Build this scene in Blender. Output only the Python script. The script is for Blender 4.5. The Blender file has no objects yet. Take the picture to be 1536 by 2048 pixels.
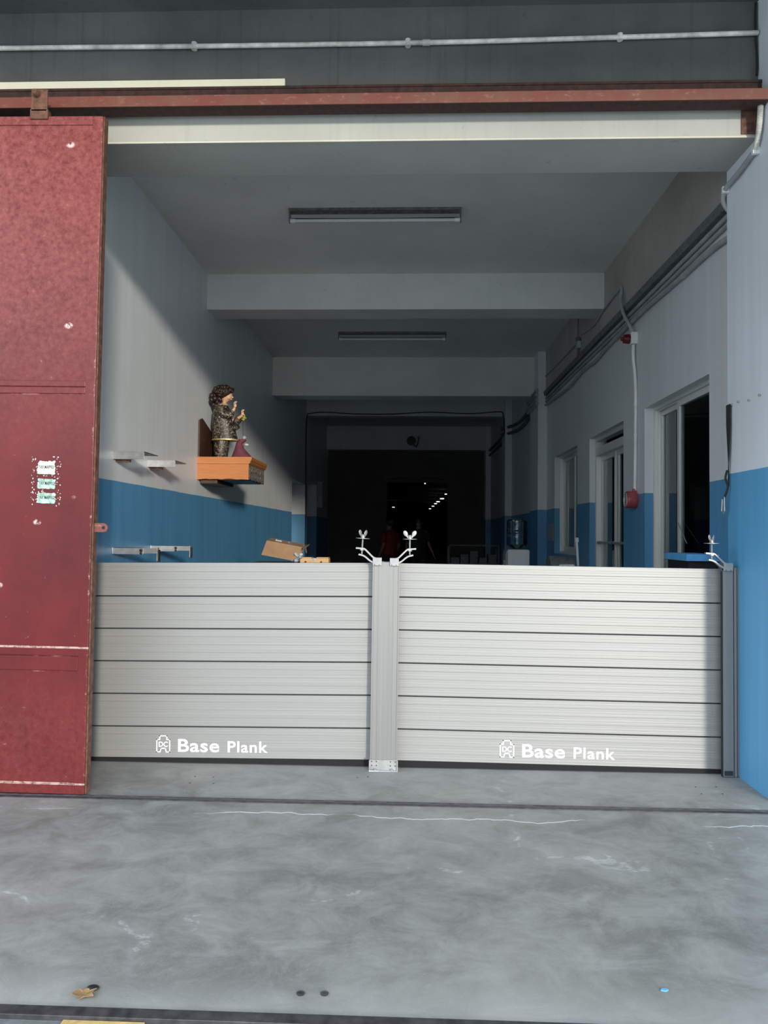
import bpy, bmesh, math, random
from mathutils import Vector, Matrix
random.seed(7)
S = bpy.context.scene
C = S.collection
PI = math.pi

# ------------------------------------------------------------------ camera
cam_d = bpy.data.cameras.new('camera'); cam = bpy.data.objects.new('camera', cam_d); C.objects.link(cam)
cam_d.sensor_fit = 'VERTICAL'; cam_d.sensor_height = 36.0; cam_d.lens = 1488.2 / 2048 * 36
rt = Vector((0.99928537, 0.03662015, 0.00936534)); up = Vector((-0.00832685, -0.02840895, 0.9995617)); fw = Vector((-0.03687016, 0.99892537, 0.02808371))
m = Matrix.Identity(4)
for i in range(3):
    m[i][0] = rt[i]; m[i][1] = up[i]; m[i][2] = -fw[i]
m[0][3], m[1][3], m[2][3] = 0, -4.5627, 1.4184
cam.matrix_world = m
cam_d.clip_end = 300
S.camera = cam
# ------------------------------------------------------------------ light
S.view_settings.view_transform = 'Standard'; S.view_settings.look = 'None'; S.view_settings.gamma = 1
S.view_settings.use_curve_mapping = False
S.view_settings.exposure = 0.0
w = bpy.data.worlds.new('sky'); S.world = w; w.use_nodes = True
nt = w.node_tree; nt.nodes.clear()
out = nt.nodes.new('ShaderNodeOutputWorld'); bg = nt.nodes.new('ShaderNodeBackground')
geo = nt.nodes.new('ShaderNodeTexCoord'); sep = nt.nodes.new('ShaderNodeSeparateXYZ'); ramp = nt.nodes.new('ShaderNodeValToRGB')
nt.links.new(geo.outputs['Generated'], sep.inputs[0]); nt.links.new(sep.outputs['Z'], ramp.inputs[0])
cr = ramp.color_ramp
cr.elements[0].position = 0.0; cr.elements[0].color = (0.16, 0.17, 0.172, 1)
cr.elements[1].position = 0.9; cr.elements[1].color = (0.62, 0.80, 1.0, 1)
e = cr.elements.new(0.12); e.color = (0.38, 0.41, 0.43, 1)
e = cr.elements.new(0.30); e.color = (0.84, 0.92, 1.0, 1)
nt.links.new(ramp.outputs[0], bg.inputs[0]); bg.inputs[1].default_value = 4.3
nt.links.new(bg.outputs[0], out.inputs[0])
sd = bpy.data.lights.new('sun', 'SUN'); sun = bpy.data.objects.new('sun', sd); C.objects.link(sun)
sd.energy = 3.0; sd.angle = math.radians(4.6); sd.color = (1.0, 0.92, 0.80)
sun.rotation_euler = Vector((-0.37, 1.0, -0.165)).to_track_quat('-Z', 'Y').to_euler()

# ------------------------------------------------------------------ materials
class NT:
    def __init__(s, name):
        s.m = bpy.data.materials.new(name); s.m.use_nodes = True
        s.t = s.m.node_tree; s.b = s.t.nodes['Principled BSDF']
    def n(s, typ, **kw):
        x = s.t.nodes.new(typ)
        for k, v in kw.items(): setattr(x, k, v)
        return x
    def l(s, a, b): s.t.links.new(a, b)
    def pos(s, scale=(1, 1, 1), obj=False):
        if obj: src = s.n('ShaderNodeTexCoord').outputs['Object']
        else: src = s.n('ShaderNodeNewGeometry').outputs['Position']
        mp = s.n('ShaderNodeMapping'); mp.inputs['Scale'].default_value = scale; s.l(src, mp.inputs['Vector']); return mp.outputs[0]
    def noise(s, scale, vec, detail=4, rough=.6, dist=0):
        x = s.n('ShaderNodeTexNoise'); x.inputs['Scale'].default_value = scale; x.inputs['Detail'].default_value = detail
        x.inputs['Roughness'].default_value = rough; x.inputs['Distortion'].default_value = dist; s.l(vec, x.inputs['Vector']); return x.outputs[0]
    def ramp(s, fac, a, b, ca=(0, 0, 0, 1), cb=(1, 1, 1, 1)):
        x = s.n('ShaderNodeValToRGB'); x.color_ramp.elements[0].position = a; x.color_ramp.elements[1].position = b
        x.color_ramp.elements[0].color = ca; x.color_ramp.elements[1].color = cb; s.l(fac, x.inputs[0]); return x.outputs[0]
    def mix(s, fac, a, b, mode='MIX'):
        x = s.n('ShaderNodeMix', data_type='RGBA', blend_type=mode)
        if isinstance(fac, (int, float)): x.inputs[0].default_value = fac
        else: s.l(fac, x.inputs[0])
        for v, i in ((a, 6), (b, 7)):
            if isinstance(v, tuple): x.inputs[i].default_value = v if len(v) == 4 else v + (1,)
            else: s.l(v, x.inputs[i])
        return x.outputs[2]
    def math(s, op, a, b=0, c=None):
        x = s.n('ShaderNodeMath', operation=op)
        for v, i in ((a, 0), (b, 1)) + (((c, 2),) if c is not None else ()):
            if isinstance(v, (int, float)): x.inputs[i].default_value = v
            else: s.l(v, x.inputs[i])
        return x.outputs[0]
    def bump(s, h, strength=.3, dist=.01):
        x = s.n('ShaderNodeBump'); x.inputs['Strength'].default_value = strength; x.inputs['Distance'].default_value = dist
        s.l(h, x.inputs['Height']); s.l(x.outputs[0], s.b.inputs['Normal'])
    def set(s, col=None, rough=.5, metal=0, spec=None):
        if col is not None:
            if isinstance(col, tuple): s.b.inputs['Base Color'].default_value = col if len(col) == 4 else col + (1,)
            else: s.l(col, s.b.inputs['Base Color'])
        s.b.inputs['Roughness'].default_value = rough; s.b.inputs['Metallic'].default_value = metal
        if spec is not None: s.b.inputs['Specular IOR Level'].default_value = spec
        return s.m

def simple(name, col, rough=.5, metal=0, var=.12, scale=20, bump=0, obj=True):
    t = NT(name); v = t.pos(obj=obj); f = t.noise(scale, v)
    d = tuple(c * (1 - var * 2) for c in col); u = tuple(min(1, c * (1 + var)) for c in col)
    c = t.mix(t.ramp(f, .3, .7), d, u)
    if bump: t.bump(f, bump, .005)
    return t.set(c, rough, metal)

def painted(name, white=(.68, .71, .73), blue=(.092, .29, .51), zb=1.795, slope=0.0):
    t = NT(name); p = t.n('ShaderNodeNewGeometry').outputs['Position']
    sp = t.n('ShaderNodeSeparateXYZ'); t.l(p, sp.inputs[0])
    wob = t.noise(3, t.pos(), 2)
    z = t.math('ADD', sp.outputs[2], t.math('MULTIPLY', t.math('SUBTRACT', wob, .5), .012))
    f = t.math('GREATER_THAN', z, zb)
    st = t.noise(1, t.pos((9, 9, .35)), 5, .65)
    bl = t.noise(1.3, t.pos(), 5, .6)
    fine = t.noise(30, t.pos((1, 1, .4)), 4)
    w1 = t.mix(t.ramp(st, .3, .75), tuple(c * .93 for c in white), tuple(min(1, c * 1.04) for c in white))
    w2 = t.mix(t.math('MULTIPLY', t.ramp(bl, .45, .8), .25), w1, (.50, .49, .44))
    b1 = t.mix(t.ramp(st, .3, .75), tuple(c * .85 for c in blue), tuple(c * 1.12 for c in blue))
    b2 = t.mix(t.math('MULTIPLY', t.ramp(fine, .62, .75), .25), b1, (.25, .42, .58))
    t.l(t.mix(f, b2, w2), t.b.inputs['Base Color'])
    t.bump(t.math('ADD', t.math('MULTIPLY', bl, .6), t.math('MULTIPLY', fine, .15)), .25, .02)
    t.b.inputs['Roughness'].default_value = .42
    return t.m

def plaster(name, col, dark, rough=.8, streak=.5):
    t = NT(name)
    st = t.noise(1, t.pos((22, 22, .5)), 6, .7); bl = t.noise(1.1, t.pos(), 6, .65); fi = t.noise(14, t.pos(), 5)
    c = t.mix(t.ramp(bl, .35, .7), dark, col)
    c = t.mix(t.math('MULTIPLY', t.ramp(st, .55, .75), streak), c, tuple(x * .6 for x in dark))
    c = t.mix(t.math('MULTIPLY', t.ramp(fi, .66, .74), .5), c, tuple(x * .5 for x in dark))
    t.bump(t.math('ADD', bl, t.math('MULTIPLY', fi, .2)), .3, .02)
    return t.set(c, rough)

def metal_brushed(name, col, axis='x', rough=.38, metal=.85, amt=.14):
    t = NT(name); sc = {'x': (.5, 60, 110), 'z': (140, 140, .6)}[axis]
    f = t.noise(1, t.pos(sc, obj=True), 5, .7); g = t.noise(1, t.pos((.4, 10, 16) if axis == 'x' else (14, 14, .5), obj=True), 3, .6)
    c = t.mix(t.ramp(f, .3, .7), tuple(x * (1 - amt) for x in col), tuple(min(1, x * (1 + amt * .5)) for x in col))
    c = t.mix(t.math('MULTIPLY', t.ramp(g, .4, .75), .35), c, tuple(x * .86 for x in col))
    r = t.math('ADD', t.math('MULTIPLY', f, .2), rough - .1); t.l(c, t.b.inputs['Base Color'])
    t.b.inputs['Metallic'].default_value = metal; t.l(r, t.b.inputs['Roughness'])
    t.bump(f, .06, .002)
    return t.m

def door_paint(name):
    t = NT(name); p = t.pos(obj=True)
    a = t.noise(1.6, t.pos((1, 1, .7), obj=True), 6, .7); b = t.noise(34, p, 6, .75); st = t.noise(1, t.pos((26, 26, .8), obj=True), 5, .7)
    c = t.mix(t.ramp(a, .35, .7), (.070, .0032, .005), (.13, .0085, .0095))
    # chalky bloom on the lowest panel; the paler top also paints in reflected light
    sp = t.n('ShaderNodeSeparateXYZ'); t.l(p, sp.inputs[0])
    low = t.ramp(sp.outputs[2], .35, .75, (1, 1, 1, 1), (0, 0, 0, 1)); high = t.ramp(t.math('DIVIDE', sp.outputs[2], 4), .42, .85)
    ch = t.math('MULTIPLY', t.math('ADD', t.math('MULTIPLY', low, .22), t.math('MULTIPLY', high, 1.0)), t.ramp(b, .25, .65))
    c = t.mix(ch, c, (.29, .085, .08))
    # paint scraped off along the welded rails
    for z0_, wd in ((.779, .005), (.733, .003), (.650, .003), (.054, .005), (2.224, .004), (2.149, .003), (3.628, .002)):
        k_ = t.math('LESS_THAN', t.math('ABSOLUTE', t.math('SUBTRACT', sp.outputs[2], z0_)), wd)
        c = t.mix(t.math('MULTIPLY', k_, t.ramp(a, .52, .62) if wd < .005 else t.ramp(b, .36, .56)), c, (.36, .22, .20) if wd < .005 else (.42, .30, .27))
    k_ = t.math('LESS_THAN', t.math('ABSOLUTE', t.math('SUBTRACT', sp.outputs[0], -.004)), .006)
    c = t.mix(t.math('MULTIPLY', k_, t.ramp(b, .56, .66)), c, (.34, .20, .17))
    c = t.mix(t.math('MULTIPLY', t.ramp(b, .68, .72), .6), c, (.62, .40, .40))
    v = t.n('ShaderNodeTexVoronoi'); v.inputs['Scale'].default_value = 3.3; t.l(t.pos((1, 1, 1.4), obj=True), v.inputs['Vector'])
    chip = t.math('MULTIPLY', t.ramp(v.outputs['Distance'], .05, .09, (1, 1, 1, 1), (0, 0, 0, 1)), t.ramp(b, .45, .5))
    c = t.mix(chip, c, (.7, .5, .5))
    t.bump(b, .12, .004)
    t.b.inputs['Specular IOR Level'].default_value = .35
    return t.set(c, .42)

def rusty(name):
    t = NT(name); p = t.pos(obj=True); a = t.noise(7, p, 7, .75); b = t.noise(40, t.pos((.4, 1, 1), obj=True), 5, .7)
    c = t.mix(t.ramp(a, .42, .66), (.155, .038, .028), (.15, .065, .040))
    c = t.mix(t.math('MULTIPLY', t.ramp(b, .56, .7), .45), c, (.42, .24, .17))
    c = t.mix(t.ramp(a, .7, .74), c, (.05, .03, .03)); t.bump(a, .3, .006)
    return t.set(c, .6)

def concrete(name, base=(.34, .35, .335), dark=(.20, .21, .205), light=(.50, .52, .52), lines=False):
    t = NT(name); a = t.noise(.9, t.pos(), 8, .62, .6); b = t.noise(4, t.pos((1, 1.3, 1)), 9, .74, .5); f = t.noise(90, t.pos(), 3, .7)
    c = t.mix(t.ramp(a, .36, .62), dark, base); c = t.mix(t.math('MULTIPLY', t.ramp(b, .42, .68), .6), c, light)
    c = t.mix(t.math('MULTIPLY', t.ramp(b, .28, .42, (1, 1, 1, 1), (0, 0, 0, 1)), .5), c, tuple(x * .7 for x in dark))
    g = t.noise(140, t.pos(), 2, .5); c = t.mix(t.math('MULTIPLY', t.ramp(g, .64, .7), .4), c, light)
    if lines:
        # ragged edge of an old screed, and hairline cracks
        sp = t.n('ShaderNodeSeparateXYZ'); t.l(t.n('ShaderNodeNewGeometry').outputs['Position'], sp.inputs[0])
        wob = t.math('MULTIPLY', t.math('SUBTRACT', t.noise(2.2, t.pos((1, .2, 1)), 5, .6), .5), .22)
        d = t.math('ABSOLUTE', t.math('SUBTRACT', t.math('ADD', sp.outputs[1], wob), -.80))
        c = t.mix(t.math('MULTIPLY', t.math('LESS_THAN', d, .005), t.ramp(a, .42, .5)), c, (.62, .63, .62))
        v = t.n('ShaderNodeTexVoronoi', feature='DISTANCE_TO_EDGE'); v.inputs['Scale'].default_value = .3
        ds = t.n('ShaderNodeVectorMath', operation='ADD'); nv = t.n('ShaderNodeTexNoise'); nv.inputs['Scale'].default_value = 3; nv.inputs['Detail'].default_value = 6
        t.l(t.pos(), nv.inputs['Vector']); sc = t.n('ShaderNodeVectorMath', operation='SCALE'); sc.inputs['Scale'].default_value = .45
        t.l(nv.outputs['Color'], sc.inputs[0]); t.l(t.pos(), ds.inputs[0]); t.l(sc.outputs[0], ds.inputs[1]); t.l(ds.outputs[0], v.inputs['Vector'])
        c = t.mix(t.math('MULTIPLY', t.math('LESS_THAN', v.outputs['Distance'], .0032), t.ramp(b, .52, .62)), c, (.42, .43, .42))
        # pale cement laitance near the threshold, dust toward the drain
        near = t.ramp(t.math('ADD', t.math('ADD', sp.outputs[1], 1), t.math('MULTIPLY', t.math('SUBTRACT', b, .5), .5)), -.62 + 1, -.1 + 1)
        c = t.mix(t.math('MULTIPLY', near, .35), c, (.45, .455, .45))
        edge = t.ramp(t.math('ADD', t.math('ADD', sp.outputs[1], 3), t.math('MULTIPLY', t.math('SUBTRACT', b, .5), .25)), .68, .84, (1, 1, 1, 1), (0, 0, 0, 1))
        c = t.mix(t.math('MULTIPLY', edge, .35), c, (.42, .42, .40))
    t.bump(t.math('ADD', t.math('MULTIPLY', b, .8), t.math('MULTIPLY', f, .15)), .22, .012)
    return t.set(c, .55, 0, .35)

def glass_mat(name, tint=(.75, .82, .82)):
    m = bpy.data.materials.new(name); m.use_nodes = True; t = m.node_tree; t.nodes.clear()
    o = t.nodes.new('ShaderNodeOutputMaterial'); mx = t.nodes.new('ShaderNodeMixShader'); fr = t.nodes.new('ShaderNodeFresnel'); fr.inputs[0].default_value = 1.6
    tr = t.nodes.new('ShaderNodeBsdfTransparent'); tr.inputs[0].default_value = tint + (1,)
    gl = t.nodes.new('ShaderNodeBsdfGlossy'); gl.inputs['Roughness'].default_value = .02; gl.inputs[0].default_value = (.9, .95, .95, 1)
    t.links.new(fr.outputs[0], mx.inputs[0]); t.links.new(tr.outputs[0], mx.inputs[1]); t.links.new(gl.outputs[0], mx.inputs[2]); t.links.new(mx.outputs[0], o.inputs[0])
    return m

def emit(name, col, k):
    t = NT(name); t.set(col, .5); t.b.inputs['Emission Color'].default_value = col + (1,); t.b.inputs['Emission Strength'].default_value = k; return t.m

def wood(name, a, b, sc=(3, 3, 60), rough=.4):
    t = NT(name); f = t.noise(1, t.pos(sc, obj=True), 5, .6, .8); return t.set(t.mix(t.ramp(f, .3, .7), a, b), rough)

def brocade(name):
    t = NT(name); v = t.n('ShaderNodeTexVoronoi'); v.inputs['Scale'].default_value = 42; t.l(t.pos(obj=True), v.inputs['Vector'])
    n = t.noise(24, t.pos(obj=True), 5, .7, 1.5); n2 = t.noise(70, t.pos(obj=True), 3, .7)
    c = t.mix(t.ramp(n, .50, .57), (.010, .009, .009), (.16, .12, .07))
    c = t.mix(t.math('MULTIPLY', t.ramp(v.outputs['Distance'], .10, .3, (1, 1, 1, 1), (0, 0, 0, 1)), t.ramp(n2, .48, .6)), c, (.85, .82, .72))
    t.bump(n, .5, .004); return t.set(c, .45)

def carved(name):
    t = NT(name); n = t.noise(45, t.pos(obj=True), 3, .6, 3)
    c = t.mix(t.ramp(n, .47, .50), (.018, .010, .008), (.62, .56, .48)); c = t.mix(t.ramp(n, .54, .56), c, (.05, .025, .018))
    t.bump(n, .8, .006); return t.set(c, .4)

M = dict(
    wall=painted('two_tone_paint'),
    pillar=painted('pillar_paint', (.72, .77, .83), (.11, .36, .62), 1.80),
    ceil=plaster('ceiling_paint', (.72, .72, .69), (.62, .62, .59), .8, .15),
    beam=plaster('beam_paint', (.66, .67, .64), (.56, .57, .54), .75, .12),
    face=plaster('facade_plaster', (.105, .11, .107), (.058, .063, .062), .8, .6),
    lintel=plaster('lintel_plaster', (.42, .42, .385), (.35, .35, .32), .8, .25),
    band=plaster('dirty_shaded_plaster', (.46, .45, .41), (.33, .32, .29), .85, .4), ledge=plaster('sunstrip_plaster', (.80, .77, .60), (.68, .65, .50), .8, .2), cream=plaster('cream_trim', (.6, .58, .50), (.5, .48, .40), .8, .2),
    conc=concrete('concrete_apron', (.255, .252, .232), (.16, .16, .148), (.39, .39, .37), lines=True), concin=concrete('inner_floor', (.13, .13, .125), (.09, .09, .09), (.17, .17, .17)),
    road=concrete('road', (.42, .41, .38), (.33, .32, .30), (.5, .49, .46)),
    alu=metal_brushed('brushed_aluminium', (.30, .304, .298), 'x', .5, .35, .10),
    aluz=metal_brushed('post_aluminium', (.24, .243, .24), 'z', .45, .4),
    cast=simple('cast_steel', (.34, .345, .35), .38, .4, .08, 30, .1),
    zinc=simple('galvanised_steel', (.42, .435, .44), .4, .7, .12, 18, .1),
    frame=metal_brushed('frame_aluminium', (.74, .75, .72), 'z', .4, .25, .1),
    dark=simple('black_rubber', (.005, .006, .007), .85, 0, .1), seam=simple('seam_rubber', (.02, .025, .028), .6),
    red=door_paint('red_door_paint'), rust=rusty('rusty_red_steel'), rusted=simple('rusted_iron', (.16, .075, .05), .75, .2, .3, 30, .4),
    rustshade=simple('shaded_rust', (.045, .018, .014), .8, 0, .3, 30), steel=simple('worn_track_steel', (.07, .07, .075), .5, .4, .3, 20, .2),  # the dark rail rust carries shade in its colour
    pvc=simple('grey_pvc', (.36, .38, .39), .55, 0, .12, 8), pvcw=simple('white_pvc', (.74, .75, .74), .5, 0, .06, 9),
    pvcd=simple('dirty_conduit', (.60, .60, .55), .6, 0, .25, 12), trunk=simple('dark_trunking', (.15, .16, .16), .7, 0, .2),
    ink=simple('white_paint', (.93, .95, .96), .5, 0, .02), black=simple('black_plastic', (.012, .012, .012), .5), inkb=simple('black_ink', (.008, .02, .015), .6),
    lampbody=simple('lamp_housing', (.16, .16, .15), .5, .2, .3), tube=simple('lamp_tube', (.62, .63, .62), .25, 0, .04),
    woodo=wood('orange_wood', (.44, .15, .04), (.54, .21, .065), (4, 4, 70)), wooddk=wood('dark_wood', (.035, .014, .007), (.07, .028, .012)),
    carve=carved('carved_wood'),
    skin=simple('painted_skin', (.62, .36, .22), .4, 0, .08), hair=simple('brown_hair', (.028, .012, .008), .45, 0, .6, 40, .8),
    cloth=brocade('brocade'), gold=simple('gold_trim', (.62, .45, .22), .4, .4, .15), mauve=simple('mauve_cloth', (.14, .03, .05), .8, 0, .15, 20, .2),
    green=simple('lime_trinket', (.42, .45, .05), .5, 0, .4, 90), card=simple('cardboard', (.36, .22, .12), .8, 0, .12, 6), crate=wood('crate_wood', (.55, .33, .15), (.70, .47, .25), (4, 4, 50), .7),
    glass=glass_mat('window_glass'), bottle=glass_mat('bottle_plastic', (.80, .88, .90)), white=simple('appliance_white', (.90, .92, .92), .4, 0, .03),
    alarm=simple('alarm_red', (.36, .06, .07), .45, 0, .2, 30), beacon=simple('beacon_red', (.12, .004, .01), .3), lant=simple('lantern_red', (.42, .03, .02), .6, 0, .3, 60), yel=simple('gold_character', (.55, .33, .04), .5),
    bluew=simple('blue_board', (.12, .42, .78), .45, 0, .08), paper=simple('pale_paper', (.36, .38, .42), .8), poster=simple('tan_poster', (.22, .13, .07), .8, 0, .4, 30),
    sticker=simple('torn_sticker', (.55, .57, .53), .7, 0, .12, 60), mint=simple('mint_sticker', (.34, .50, .42), .7, 0, .3, 50),
    web=simple('black_webbing', (.018, .022, .02), .85), yellow=simple('kerb_yellow', (.62, .42, .16), .8, 0, .2, 15), kerb=simple('kerb_dark', (.16, .17, .17), .8, 0, .2),
    leaf=simple('dry_leaf', (.36, .22, .10), .7, 0, .3, 30), shirt=simple('red_shirt', (.20, .006, .010), .8), bshirt=simple('black_shirt', (.012, .012, .013), .8), pskin=simple('person_skin', (.26, .13, .08), .55),
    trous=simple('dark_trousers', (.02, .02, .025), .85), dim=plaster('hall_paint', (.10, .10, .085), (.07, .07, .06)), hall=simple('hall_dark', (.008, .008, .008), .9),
    lamp=emit('lamp_glow', (.9, .97, 1), 2.2), inner=simple('office_wall', (.20, .21, .20), .8), tan=simple('tan_disc', (.48, .36, .22), .6),
    sleeve=metal_brushed('sleeve', (.5, .5, .5), 'z'), blob=simple('plastic_bag', (.45, .5, .52), .35, 0, .4, 30))

# ------------------------------------------------------------------ mesh helpers
def nb(): return bmesh.new()
def add_box(bm, x0, x1, y0, y1, z0, z1, mt=0):
    vs = [bm.verts.new((x, y, z)) for z in (z0, z1) for y in (y0, y1) for x in (x0, x1)]
    for f in ((0, 2, 3, 1), (4, 5, 7, 6), (0, 1, 5, 4), (2, 6, 7, 3), (0, 4, 6, 2), (1, 3, 7, 5)):
        bm.faces.new([vs[i] for i in f]).material_index = mt
    return vs
def add_prism(bm, pts, fn, a, b):
    """pts 2-D outline; fn(u, v, t) -> xyz; extruded from t=a to t=b"""
    A = [bm.verts.new(fn(u, v, a)) for u, v in pts]; B = [bm.verts.new(fn(u, v, b)) for u, v in pts]
    n = len(pts); bm.faces.new(A); bm.faces.new(B[::-1])
    for i in range(n): bm.faces.new((A[i], B[i], B[(i + 1) % n], A[(i + 1) % n]))
def catmull(P, k=6):
    P = [Vector(p) for p in P]; o = []
    for i in range(len(P) - 1):
        a, b, c, d = P[max(i - 1, 0)], P[i], P[i + 1], P[min(i + 2, len(P) - 1)]
        for j in range(k):
            t = j / k; o.append(.5 * ((2 * b) + (c - a) * t + (2 * a - 5 * b + 4 * c - d) * t * t + (3 * b - a - 3 * c + d) * t ** 3))
    return o + [P[-1]]
def add_tube(bm, P, r, n=10, smooth=0):
    P = catmull(P, smooth) if smooth else [Vector(p) for p in P]
    rr = r if isinstance(r, (list, tuple)) else None
    prev = None; rings = []; N = Vector((0, 0, 1))
    for i, p in enumerate(P):
        d = (P[min(i + 1, len(P) - 1)] - P[max(i - 1, 0)]).normalized()
        if prev is None:
            N = d.orthogonal().normalized()
        else:
            N = (N - d * N.dot(d)).normalized()
        prev = d; B = d.cross(N)
        rad = r if rr is None else rr[0] + (rr[-1] - rr[0]) * i / (len(P) - 1)
        rings.append([bm.verts.new(p + (N * math.cos(2 * PI * k / n) + B * math.sin(2 * PI * k / n)) * rad) for k in range(n)])
    for a, b in zip(rings, rings[1:]):
        for k in range(n): bm.faces.new((a[k], a[(k + 1) % n], b[(k + 1) % n], b[k]))
    bm.faces.new(rings[0][::-1]); bm.faces.new(rings[-1])
def add_cyl(bm, p0, p1, r, n=24): add_tube(bm, [p0, p1], r, n)
def add_lathe(bm, prof, o=(0, 0, 0), n=32, axis='z'):
    rings = []
    for r, h in prof:
        ring = []
        for k in range(n):
            a = 2 * PI * k / n; c, s = r * math.cos(a), r * math.sin(a)
            v = {'z': (c, s, h), 'x': (h, c, s), 'y': (c, h, s)}[axis]
            ring.append(bm.verts.new((o[0] + v[0], o[1] + v[1], o[2] + v[2])))
        rings.append(ring)
    for a, b in zip(rings, rings[1:]):
        for k in range(n): bm.faces.new((a[k], a[(k + 1) % n], b[(k + 1) % n], b[k]))
    if prof[0][0] > 1e-5: bm.faces.new(rings[0][::-1])
    if prof[-1][0] > 1e-5: bm.faces.new(rings[-1])
def add_loft(bm, secs, n=24):
    """secs: (cx, cy, z, rx, ry)"""
    rings = [[bm.verts.new((cx + rx * math.cos(2 * PI * k / n), cy + ry * math.sin(2 * PI * k / n), z)) for k in range(n)] for cx, cy, z, rx, ry in secs]
    for a, b in zip(rings, rings[1:]):
        for k in range(n): bm.faces.new((a[k], a[(k + 1) % n], b[(k + 1) % n], b[k]))
    bm.faces.new(rings[0][::-1]); bm.faces.new(rings[-1])
def add_ball(bm, c, r, sc=(1, 1, 1), seg=20, rot=None):
    mt = Matrix.Translation(c) @ (rot or Matrix.Identity(4)) @ Matrix.Diagonal((sc[0] * r, sc[1] * r, sc[2] * r, 1))
    bmesh.ops.create_uvsphere(bm, u_segments=seg, v_segments=seg // 2 + 2, radius=1, matrix=mt)
def obj(name, bm, mat, parent=None, bevel=0, smooth=False, sub=0):
    bmesh.ops.remove_doubles(bm, verts=bm.verts, dist=1e-6)
    bmesh.ops.recalc_face_normals(bm, faces=bm.faces)
    me = bpy.data.meshes.new(name); bm.to_mesh(me); bm.free()
    for x in (mat if isinstance(mat, (list, tuple)) else [mat]): me.materials.append(M[x])
    o = bpy.data.objects.new(name, me); C.objects.link(o)
    if parent: o.parent = parent
    if smooth:
        for p in me.polygons: p.use_smooth = True
        if smooth != 2:
            me.set_sharp_from_angle(angle=math.radians(40))
    if bevel:
        b = o.modifiers.new('bevel', 'BEVEL'); b.width = bevel; b.segments = 2; b.limit_method = 'ANGLE'; b.angle_limit = math.radians(40)
    if sub:
        b = o.modifiers.new('sub', 'SUBSURF'); b.levels = sub; b.render_levels = sub
    return o
def box_obj(name, x0, x1, y0, y1, z0, z1, mat, parent=None, bevel=0):
    bm = nb(); add_box(bm, x0, x1, y0, y1, z0, z1); return obj(name, bm, mat, parent, bevel)
def tag(o, label, cat, group=None, kind=None):
    o['label'] = label; o['category'] = cat
    if group: o['group'] = group
    if kind: o['kind'] = kind
    return o
def struct(o, label=None):
    o['kind'] = 'structure'
    if label: o['label'] = label
    return o
def thing(name, label, cat, loc=(0, 0, 0), group=None):
    o = bpy.data.objects.new(name, None); C.objects.link(o); o.location = loc; o.empty_display_size = .1
    return tag(o, label, cat, group)
def sub(p, *pts): return [(a - p[0], b - p[1], c - p[2]) for a, b, c in pts]

XL, XR, ZC, ZB, XP = -2.252, 2.068, 4.231, 1.795, 1.939

# ------------------------------------------------------------------ setting
struct(box_obj('floor_apron', -6, 6, -2.345, -.02, -.3, 0, 'conc'), 'worn grey concrete apron in front of the entrance')
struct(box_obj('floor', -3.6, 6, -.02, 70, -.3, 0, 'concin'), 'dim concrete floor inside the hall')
bm = nb(); add_box(bm, -30, 30, -40, -2.39, -.4, -.012); struct(obj('road', bm, 'road'), 'paving beyond the steel drain edge, paled to bounce light inside')  # unseen ground kept pale so it bounces light into the hall
bm = nb(); add_box(bm, -6, 6, -2.39, -2.345, -.3, .004); struct(obj('trim_1', bm, 'steel', bevel=.002), 'dark steel edge strip along the apron')
bm = nb()
for i in range(16):
    x = -4.3 + i * .55
    if x + .12 < .2 or True:
        add_box(bm, x, x + .24, -2.62, -2.392, -.011, -.006)
struct(obj('trim_2', bm, 'yellow'), 'faded yellow blocks painted beside the steel edge')
struct(box_obj('kerb', -6, 6, -2.64, -2.392, -.2, -.0115, 'kerb'), 'dark kerb face painted with faded yellow blocks')
# sill strip between the sliding door's groove and the barrier
bm = nb(); add_box(bm, -6, XP, -.655, -.628, .0, .004); add_box(bm, -6, XP, -.612, -.606, 0, .005)
struct(obj('door_track_floor', bm, 'steel'), 'narrow steel guide groove set in the concrete')

def wall_x(name, x0, x1, segs, mat):
    bm = nb()
    for s in segs: add_box(bm, x0, x1, *s)
    return struct(obj(name, bm, mat))
# left wall, stub columns at the back
wall_x('wall_left', XL - .25, XL, [(-.345, 9.36, 0, ZC), (9.36, 11.1, 2.42, ZC), (11.45, 13.05, 2.55, ZC)], 'wall')
wall_x('wall_left_back', XL - .35, XL, [(11.1, 11.45, 0, ZC), (13.05, 15.4, 0, ZC)], 'wall')
wall_x('wall_left_outer', -3.7, -3.55, [(9.3, 15.4, 0, ZC)], 'wall')
struct(box_obj('wall_left_return', -3.6, XL - .25, 9.16, 9.36, 0, ZC, 'wall'))
# right wall with two windows and a door
T = XR + .2
wall_x('wall_right', XR, T, [(.07, .68, 0, ZC), (.68, 2.12, 2.55, ZC), (.68, 2.12, 0, .9), (2.12, 2.78, 0, ZC), (2.78, 4.17, 2.54, ZC), (4.17, 4.81, 0, ZC),
                             (4.81, 6.29, 2.54, ZC), (4.81, 6.29, 0, 1.15), (6.29, 15.4, 0, ZC)], 'wall')
struct(box_obj('trim_5', XR - .02, XR, .07, 6.9, 3.62, ZC, 'band'), 'darker band above the conduits on the right wall, shade and dirt in its colour')  # added thin band; the dark colour holds wall shade as well as dirt
wall_x('wall_right_column', 1.93, XR, [(6.9, 7.66, 0, ZC)], 'wall')
wall_x('wall_right_column_back', 1.93, XR, [(10.9, 11.45, 0, ZC), (14.95, 15.4, 0, ZC)], 'wall')
struct(box_obj('wall_pillar', XP, 6, -.47, .07, 0, 4.45, 'pillar'), 'pale and blue painted pillar at the right of the opening')
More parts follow.
